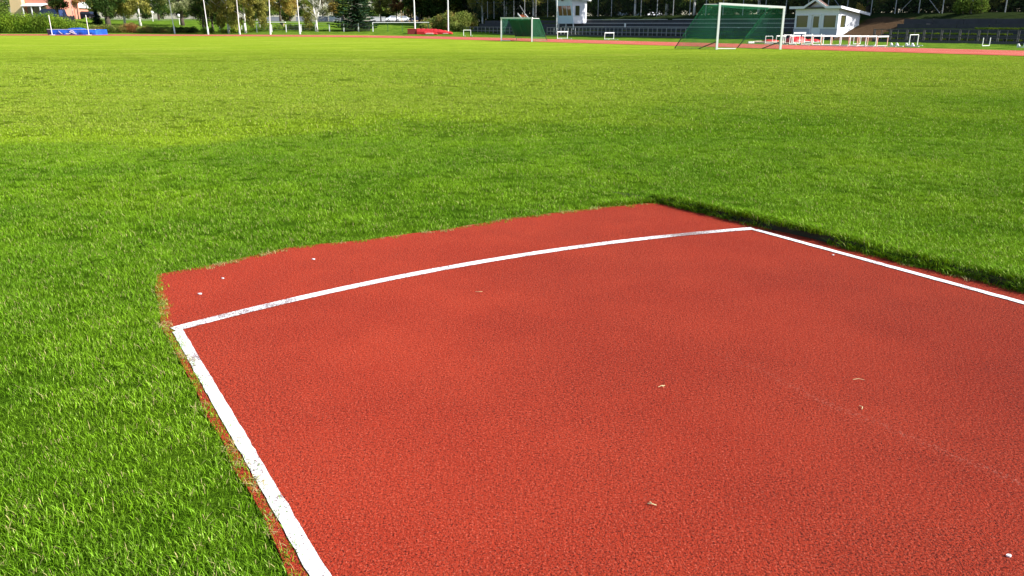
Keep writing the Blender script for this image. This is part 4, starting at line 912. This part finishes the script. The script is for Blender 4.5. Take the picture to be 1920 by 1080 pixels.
# --- left park trees
bl = blobs
make_tree('evergreen_tree', 'dark evergreen tree in front of the small pink house', 'tree', put(112, 140), 9, bl(2.6, 9, 2.0, 22, .9), M['l_forest'], M['bark'], .18, n=5200)
make_tree('russet_tree', 'russet leaved small tree beside the thin white pole', 'tree', put(150, 160), 7.5, bl(2.9, 7.5, 1.5, 14, .7), M['l_russet'], M['bark'], .12, n=3000)
make_tree('broadleaf_tree', 'big dark tree with a thick trunk casting deep shade on the left', 'tree', put(204, 140), 14, bl(2.6, 14, 4.6, 50, 1.4), M['l_forest'], M['bark'], .45, n=15000, leaf=(.25, .42), low=.12)
make_tree('broadleaf_tree', 'dark leafy tree behind the parked dark car on the left', 'tree', put(180, 175), 13, bl(2.2, 13, 4., 36, 1.4), M['l_forest'], M['bark'], .35, n=10000, leaf=(.25, .42), low=.12)
make_tree('birch_tree', 'yellowish birch with a pale trunk right of the big dark tree', 'tree', put(235, None, 47), 12, bl(2.2, 12, 3.1, 36, .9, 'weep'), M['l_birch'], M['birchbark'], .20, n=12000, droop=.5, low=.15)
make_tree('birch_tree', 'yellowish birch with a forked white trunk by the orange bush', 'tree', put(264, None, 48.5), 12, bl(2.3, 12, 2.8, 34, .9, 'weep'), M['l_birch'], M['birchbark'], .22, n=11000, droop=.5, low=.12, lean=-.03)
make_tree('broadleaf_tree', 'dark tree behind the globe lamp in the park', 'tree', put(300, 176), 12, bl(1.9, 12, 3.6, 36, 1.2), M['l_forest'], M['bark'], .25, n=9000, low=.1)
make_tree('willow_tree', 'silvery grey green tree with a thick dark trunk in the park', 'tree', put(343, None, 48), 12, bl(2.1, 12, 3.2, 34, 1.0), M['l_pale'], M['bark'], .34, n=8500, low=.14)
make_tree('broadleaf_tree', 'deeply shaded dark tree on the grass bank left of the olive birches', 'tree', put(400, None, 61), 10, bl(1.5, 10, 2.2, 34, .8, 'weep'), M['l_forest'], M['bark'], .18, n=11000, leaf=(.16, .3), low=.1)
make_tree('broadleaf_tree', 'dark shaded tree with low branches behind the second tall pole', 'tree', put(382, 128), 10, bl(1.5, 10, 1.9, 30, .8, 'weep'), M['l_forest'], M['bark'], .18, n=9000, leaf=(.16, .3), low=.1)
make_tree('birch_tree', 'olive weeping birch with a white trunk base behind the third tall pole', 'tree', put(461, None, 62), 11, bl(1.0, 11, 2.9, 60, .62, 'weep'), M['l_birch'], M['birchbark'], .17, n=17000, leaf=(.14, .26), droop=.8, low=.1)
make_tree('birch_tree', 'olive weeping birch to the left of the white trunked one', 'tree', put(428, 124), 11, bl(1.1, 11, 2.2, 44, .62, 'weep'), M['l_birch'], M['birchbark'], .15, n=12000, leaf=(.14, .26), droop=.8, low=.1)
make_tree('birch_tree', 'olive birch between the third and fourth tall poles', 'tree', put(487, 128), 11, bl(1.5, 11, 1.9, 40, .62, 'weep'), M['l_birch'], M['birchbark'], .15, n=10000, leaf=(.14, .26), droop=.8, low=.1)
make_tree('yellow_tree', 'yellow brown autumn tree behind the fourth tall pole', 'tree', put(527, 175), 11, bl(1.9, 11, 3.3, 36, 1.0), M['l_yellow'], M['bark'], .22, n=11000, low=.1)
make_tree('yellow_tree', 'golden brown tree with hanging foliage left of the sky gap', 'tree', put(545, 190), 7.5, bl(1.6, 7.5, 1.7, 24, .9), M['l_yellow'], M['bark'], .2, n=7000, low=.1)
make_tree('willow_tree', 'pale olive tree filling the gap behind the bare birch', 'tree', put(607, 215), 12, bl(1.6, 12, 3.6, 36, 1.1), M['l_pale'], M['bark'], .22, n=9000, low=.1)
make_tree('yellow_tree', 'olive brown tree left of the spruce crown', 'tree', put(629, 210), 12, bl(1.8, 12, 2.6, 30, 1.0), M['l_yellow'], M['bark'], .22, n=8000, low=.1)
make_tree('broadleaf_tree', 'green tree just behind the left side of the spruce', 'tree', put(645, 205), 13, bl(2.3, 13, 2.6, 30, 1.0), M['l_green'], M['bark'], .22, n=8000, low=.1)
make_tree('broadleaf_tree', 'low green tree behind the pole, under the sky gap', 'tree', put(573, 220), 5.2, bl(1.3, 5.2, 2.6, 24, .9), M['l_green'], M['bark'], .2, n=5500, low=.1)
make_tree('maple_tree', 'small yellow green maple on the grass right of the spruce', 'tree', put(714.5, None, 41.5), 7, bl(1.9, 7, 2.3, 24, .7), M['l_birch'], M['bark'], .12, n=6500, low=.28)
make_tree('maple_tree', 'small russet maple in front of the left white car', 'tree', put(744.5, 165), 6, bl(2.0, 6, 1.8, 22, .6), M['l_russet'], M['bark'], .1, n=5000, low=.3)
make_tree('maple_tree', 'russet and yellow tree right of the slim lamp pole', 'tree', put(771, 190), 7, bl(1.9, 7, 2.2, 24, .8), M['l_russet'], M['bark'], .12, n=5500, low=.3)
# bare birch
loc = put(594, None, 59.2); r = thing('bare_birch', 'nearly bare white birch with two stems and thin branches', 'tree', loc); b = MB()
b.path([Vector((.08, 0, -.2)), Vector((.02, 0, 1.5)), Vector((-.25, 0, 3.2)), Vector((-.35, 0, 7)), Vector((-.3, 0, 11))], [.15, .13, .10, .08, .02], 8); b.path([Vector((.05, 0, 1.4)), Vector((.45, .1, 2.6)), Vector((.85, .1, 4.5)), Vector((1.5, .1, 8))], [.09, .07, .06, .02], 7); b.path([Vector((-.2, 0, -.2)), Vector((-.18, 0, 1.0))], [.05, .04])
rs = random.Random(5)
for i in range(46):
    z = rs.uniform(1.6, 8.5); x = -.2 if rs.random() < .6 else .3 + (z - 1.4) * .17; a = rs.choice((0, math.pi)) + rs.uniform(-.9, .9); L = rs.uniform(.6, 1.9); q = Vector((x, 0, z)); e = q + Vector((math.cos(a) * L, math.sin(a) * L, rs.uniform(.4, 1.1) * L)); b.path([q, q.lerp(e, .5) + Vector((0, 0, -.1)), e], [.028, .02, .008], 4)
b.build('trunk', M['birchbark'], r, smooth=True)
build_leaves('crown', leaf_cloud([(-1.1, 0, 1.0, .7, .5, .8, 1), (-1.4, .1, 1.8, .6, .5, .7, .8), (-1.0, 0, 3.0, .9, .6, .9, .5), (-.5, 0, 2.1, .6, .5, .7, .5), (-1.5, 0, 4.4, 1., .8, 1., .5), (.6, 0, 6, 1.6, 1.2, 1.8, 1)], 3000, .1, .22), M['l_birch'], r)
# --- hedges and bushes
def bush(name, label, cat, pts, mat, n, leaf=(.14, .28), group=None, shell=.8):
    """pts: (px, base py or None, Y or None, halfwidth m, height m)"""
    q = [(P(a, c) if Y is None else PY(a, Y)) for a, c, Y, w_, h in pts]; p0 = q[0].copy(); r = thing(name, label, cat, p0, 0, group); B = []
    for g, (a, c, Y, w_, h) in zip(q, pts):
        d = g - p0
        for _ in range(5): B.append((d.x + rng.uniform(-.5, .5) * w_, d.y + rng.uniform(-.3, .5) * w_ * .8, d.z + h * rng.uniform(.28, .62), w_ * rng.uniform(.5, .8), w_ * rng.uniform(.45, .7), h * rng.uniform(.3, .42), w_))
        B.append((d.x, d.y, d.z + h * .35, w_ * .9, w_ * .8, h * .38, w_ * 1.5))
    build_leaves('foliage', leaf_cloud(B, n, leaf[0], leaf[1], shell=shell), mat, r)
    st = MB(); rs = random.Random(len(label))
    for g, (a, c, Y, w_, h) in zip(q, pts):
        d = g - p0
        for _ in range(3): st.path([d + Vector((rs.uniform(-.2, .2), rs.uniform(-.2, .2), -.1)), d + Vector((rs.uniform(-.5, .5) * w_, rs.uniform(-.4, .4) * w_, h * .75))], [.04, .015], 5)
    st.build('stems', M['bark'], r); return r
bush('clipped_hedge', 'long tall leafy green hedge behind the blue landing mat at the far left', 'hedge', [(px, 61.6, None, 1.6, 3.15 if px < 112 else 2.6 - (px - 112) * .03) for px in range(-40, 160, 11)], M['l_hedge'], 30000, (.12, .26))
bush('leafy_bush', 'green bush rising above the hedge at the left edge', 'bush', [(6, None, 136, 1.4, 4.4), (-12, None, 136, 1.6, 5)], M['l_green'], 5000)
bush('leafy_bush', 'low green bush right of the blue landing mat', 'bush', [(px, 61.3, None, .9, 1.25) for px in range(168, 236, 9)], M['l_shrub'], 9000, (.1, .2))
bush('russet_bush', 'orange brown bush under the forked white birch', 'bush', [(241, 61, None, .9, 1.6), (253, 61, None, .9, 1.5)], M['l_russet'], 3600, (.1, .2))
bush('leafy_bush', 'low olive bush left of the leftmost tall pole', 'bush', [(px, 61.5, None, .8, 1.05) for px in range(266, 325, 9)], M['l_shrub'], 7000, (.1, .2))
bush('dark_bush', 'low dark bush in deep shade right of the leftmost tall pole', 'bush', [(px, 61.5, None, .7, .95) for px in range(332, 372, 8)], M['l_forest'], 5000, (.1, .2))
bush('yellow_bush', 'small yellow green bush beside the second tall pole', 'bush', [(383, None, 124, .55, .9), (396, None, 125, .5, .9)], M['l_hedge'], 2000, (.08, .18))
bush('leafy_bush', 'rough green scrub behind the wire fence between the tall poles', 'bush', [(px, None, 124.5, .6, .75 + .25 * math.sin(px)) for px in range(415, 590, 9)], M['l_hedge'], 11000, (.08, .18))
bush('flowering_shrub', 'broad sunlit shrub on the bank end between the red mats and the stand', 'shrub', [(808, None, 126, 1.5, 1.9), (826, None, 126, 1.6, 2.3), (848, None, 125, 1.6, 2.9), (868, None, 126, 1.4, 3.2), (884, None, 128, 1.0, 2.6), (855, None, 121, 1.1, 1.5), (798, None, 124, 1.0, 1.0)], M['l_shrub'], 19000, (.12, .26))
bush('leafy_bush', 'small sunlit bush climbing the kiosk side of the brown bank', 'bush', [(1611, None, 80.5, .35, .8), (1606, None, 80.5, .3, 1.0)], M['l_yellow'], 900, (.08, .16))
bush('leafy_bush', 'pale leaved bush behind the fence near the right edge', 'bush', [(1797, None, 72.5, .7, 1.5), (1815, None, 72.5, .9, 2.4), (1832, None, 72, .7, 1.4)], M['l_green'], 3000, (.1, .2))
# --- forest behind the stands: a few trees built once, then copied
protos = []
fl = 'dark leafy forest tree in the shaded wood behind the bank fence'; fg = 'forest trees behind the stands'
for s in range(4):
    protos.append(make_tree('forest_tree', fl, 'tree', AB(0, 80), 14.5, bl(1.2 + .6 * s, 14.5, 3.6, 60, 1.5), M['l_forest' if s != 2 else 'l_dim'] if 'l_dim' in M else M['l_forest'], M['birchbark' if s == 2 else 'bark'], .2, n=14000, group=fg, seed=s, leaf=(.3, .55), low=.12))
k = 0
for brow, st, off in ((79., 5.0, 0), (84.5, 5.5, 2.4), (91, 6.5, 1.0), (99, 8, 3)):
    a = A_at(790, brow) + off
    while a < 6:
        a += .0001
        pos = AB(a + random.uniform(-1, 1), brow + random.uniform(-1.2, 1.2)); pos.z = T(pos.x, pos.y)
        px = 960 + 1598 * pos.x / max(1, pos.y)
        sdx, sdy = math.sin(SUN_AZ), math.cos(SUN_AZ)
        lit = any(abs((pos.x - cx) * sdy - (pos.y - cy) * sdx) < wd and (pos.x - cx) * sdx + (pos.y - cy) * sdy > 0 for cx, cy, wd in ((29, 76, 2.3), (8, 105, 4.6), (37, 66, 4.5), (-7, 126, 4.5)))
        gap = lit or (540 < px < 600) or (1150 < px < 1176 and brow > 80)
        if not gap:
            pr = protos[k % 4]; rz = random.uniform(0, 6.28); sc = random.uniform(.85, 1.12)
            if k < 4: pr.location = pos; pr.rotation_euler.z = rz; pr.scale = (sc,) * 3
            else: dup(pr, None, pos, rz, scale=(sc,) * 3)
            k += 1
        a += st * random.uniform(.8, 1.2)
print('forest trees', k)
for i, (px, b_) in enumerate(((905, 76.6), (950, 77.2), (1000, 76.8), (1190, 77.2), (1300, 77), (1420, 77.4))):  # trees added for bright olive leaves that imitate lit highlights in the wood
    w_ = ('left of the small goal', 'above the small goal post', 'beside the access steps', 'right of the judges booth', 'left above the large goal', 'above the large goal crossbar')[i]
    p = AB(A_at(px, b_), b_); p.z = T(p.x, p.y)
    make_tree('birch_tree', 'added birch with leaves coloured as lit highlights behind the fence, ' + w_, 'tree', p, 12, bl(2.4, 12, 2.0, 26, .75, 'weep'), M['l_birch'], M['birchbark'], .15, n=5200, droop=.6, leaf=(.16, .3), low=.12, seed=40 + i)
# undergrowth below the wood
for i, px in enumerate(range(905, 2100, 62)):
    b_ = 77.4 + (i % 3) * .7; a = A_at(px, b_); p = AB(a, b_); Y = p.y
    r = bush('undergrowth_bush', 'shaded undergrowth bush behind the bank fence', 'bush', [(px, None, Y, 1.5, 2.6), (px + 26, None, Y - 1, 1.4, 2.2), (px + 45, None, Y - 2, 1.3, 2.8)], M['l_forest'], 3600, (.2, .4), 'undergrowth behind the bank fence')
    if px > 1500: pass
# far wood closing the park
far = []
for s in range(2): far.append(make_tree('distant_tree', 'distant tree in the wooded line at the back of the park', 'tree', PY(100 + s * 50, 260), 13, bl(.8, 13, 5, 44, 1.8), M['l_green' if s else 'l_forest'], M['bark'], .25, n=8000, group='distant trees closing the park', seed=20 + s, leaf=(.4, .7), low=.1))
k = 0
for px in list(range(-220, 545, 33)) + list(range(640, 900, 30)):
    if 22 < px < 50 : continue
    Y = 255 + 30 * ((k * 7) % 3); pos = PY(px, Y); sc = random.uniform(.7, 1.1)
    if k < 2: o = far[k]; o.location = pos; o.scale = (sc,) * 3
    else: dup(far[k % 2], None, pos, random.uniform(0, 6), scale=(sc,) * 3)
    k += 1
r = thing('pale_building', 'pale building glimpsed through the trees right of the judges booth', 'building', AB(A_at(1150, 118), 118, 2.3), ROTS)
MB().box(0, 8, 0, 6, 0, 9).build('wall', M['wall_white'], r); MB().box(-.4, 8.4, -.4, 6.4, 9.003, 9.4).build('roof', M['roofd'], r)
for x in (1, 3.5, 6): MB().box(x, x + 1, -.04, -.002, 3, 4.4).build('window', M['glass'], r)
# ================================================================== LITTER ON THE RUNWAY
def litter(name, label, cat, px, py, pts, rr, mat):
    p = G(px, py); b = MB(); b.path([Vector(q) for q in pts], [rr] * len(pts), 5); tag(b.build(name, mat, loc=p), label, cat)
litter('twig', 'pale forked twig lying on the red runway near the bottom edge', 'twig', 1222, 948, [(-.012, .006, .004), (0, 0, .007), (.014, -.004, .004), (.0, 0, .007), (-.004, .014, .005)], .0018, M['straw'])
litter('twig', 'tiny straw coloured twig on the middle of the red runway', 'twig', 1240, 726, [(-.014, -.006, .004), (0, 0, .008), (.016, .006, .005), (0, 0, .008), (.01, -.008, .004)], .0014, M['straw'])
litter('twig', 'small curled dry stalk on the right part of the runway', 'twig', 1615, 766, [(-.004, -.014, .004), (.004, 0, .008), (-.002, .016, .005)], .0016, M['straw'])
litter('twig', 'thin dry stalk on the runway at the right', 'twig', 1610, 713, [(-.025, .0, .004), (0, .004, .006), (.022, -.004, .004)], .0011, M['straw'])
litter('twig', 'little dry stalk on the runway below the arc line', 'twig', 898, 549, [(-.02, .01, .004), (.0, 0, .007), (.02, .012, .004)], .0013, M['straw'])
for px, py, s, lb in ((375, 552, .011, 'white pebble chip on the strip left above the arc line'), (418, 523, .008, 'white chip on the strip near the far left grass corner'), (588, 487, .010, 'flat white chip close to the far grass edge'), (1891, 1044, .007, 'pale crumb at the lower right of the runway'), (1562, 479, .007, 'white crumb just below the right edge line')):
    p = G(px, py); b = MB(); n = 8
    vs = [(math.cos(i * .785) * s * (1 + .2 * math.sin(i * 2.1)), math.sin(i * .785) * s * .7, z) for z in (.002, .007) for i in range(n)]
    b.add(vs, [tuple(range(n, 2 * n))] + [(i, (i + 1) % n, n + (i + 1) % n, n + i) for i in range(n)]); tag(b.build('white_chip', M['white'], loc=p), lb, 'chip')
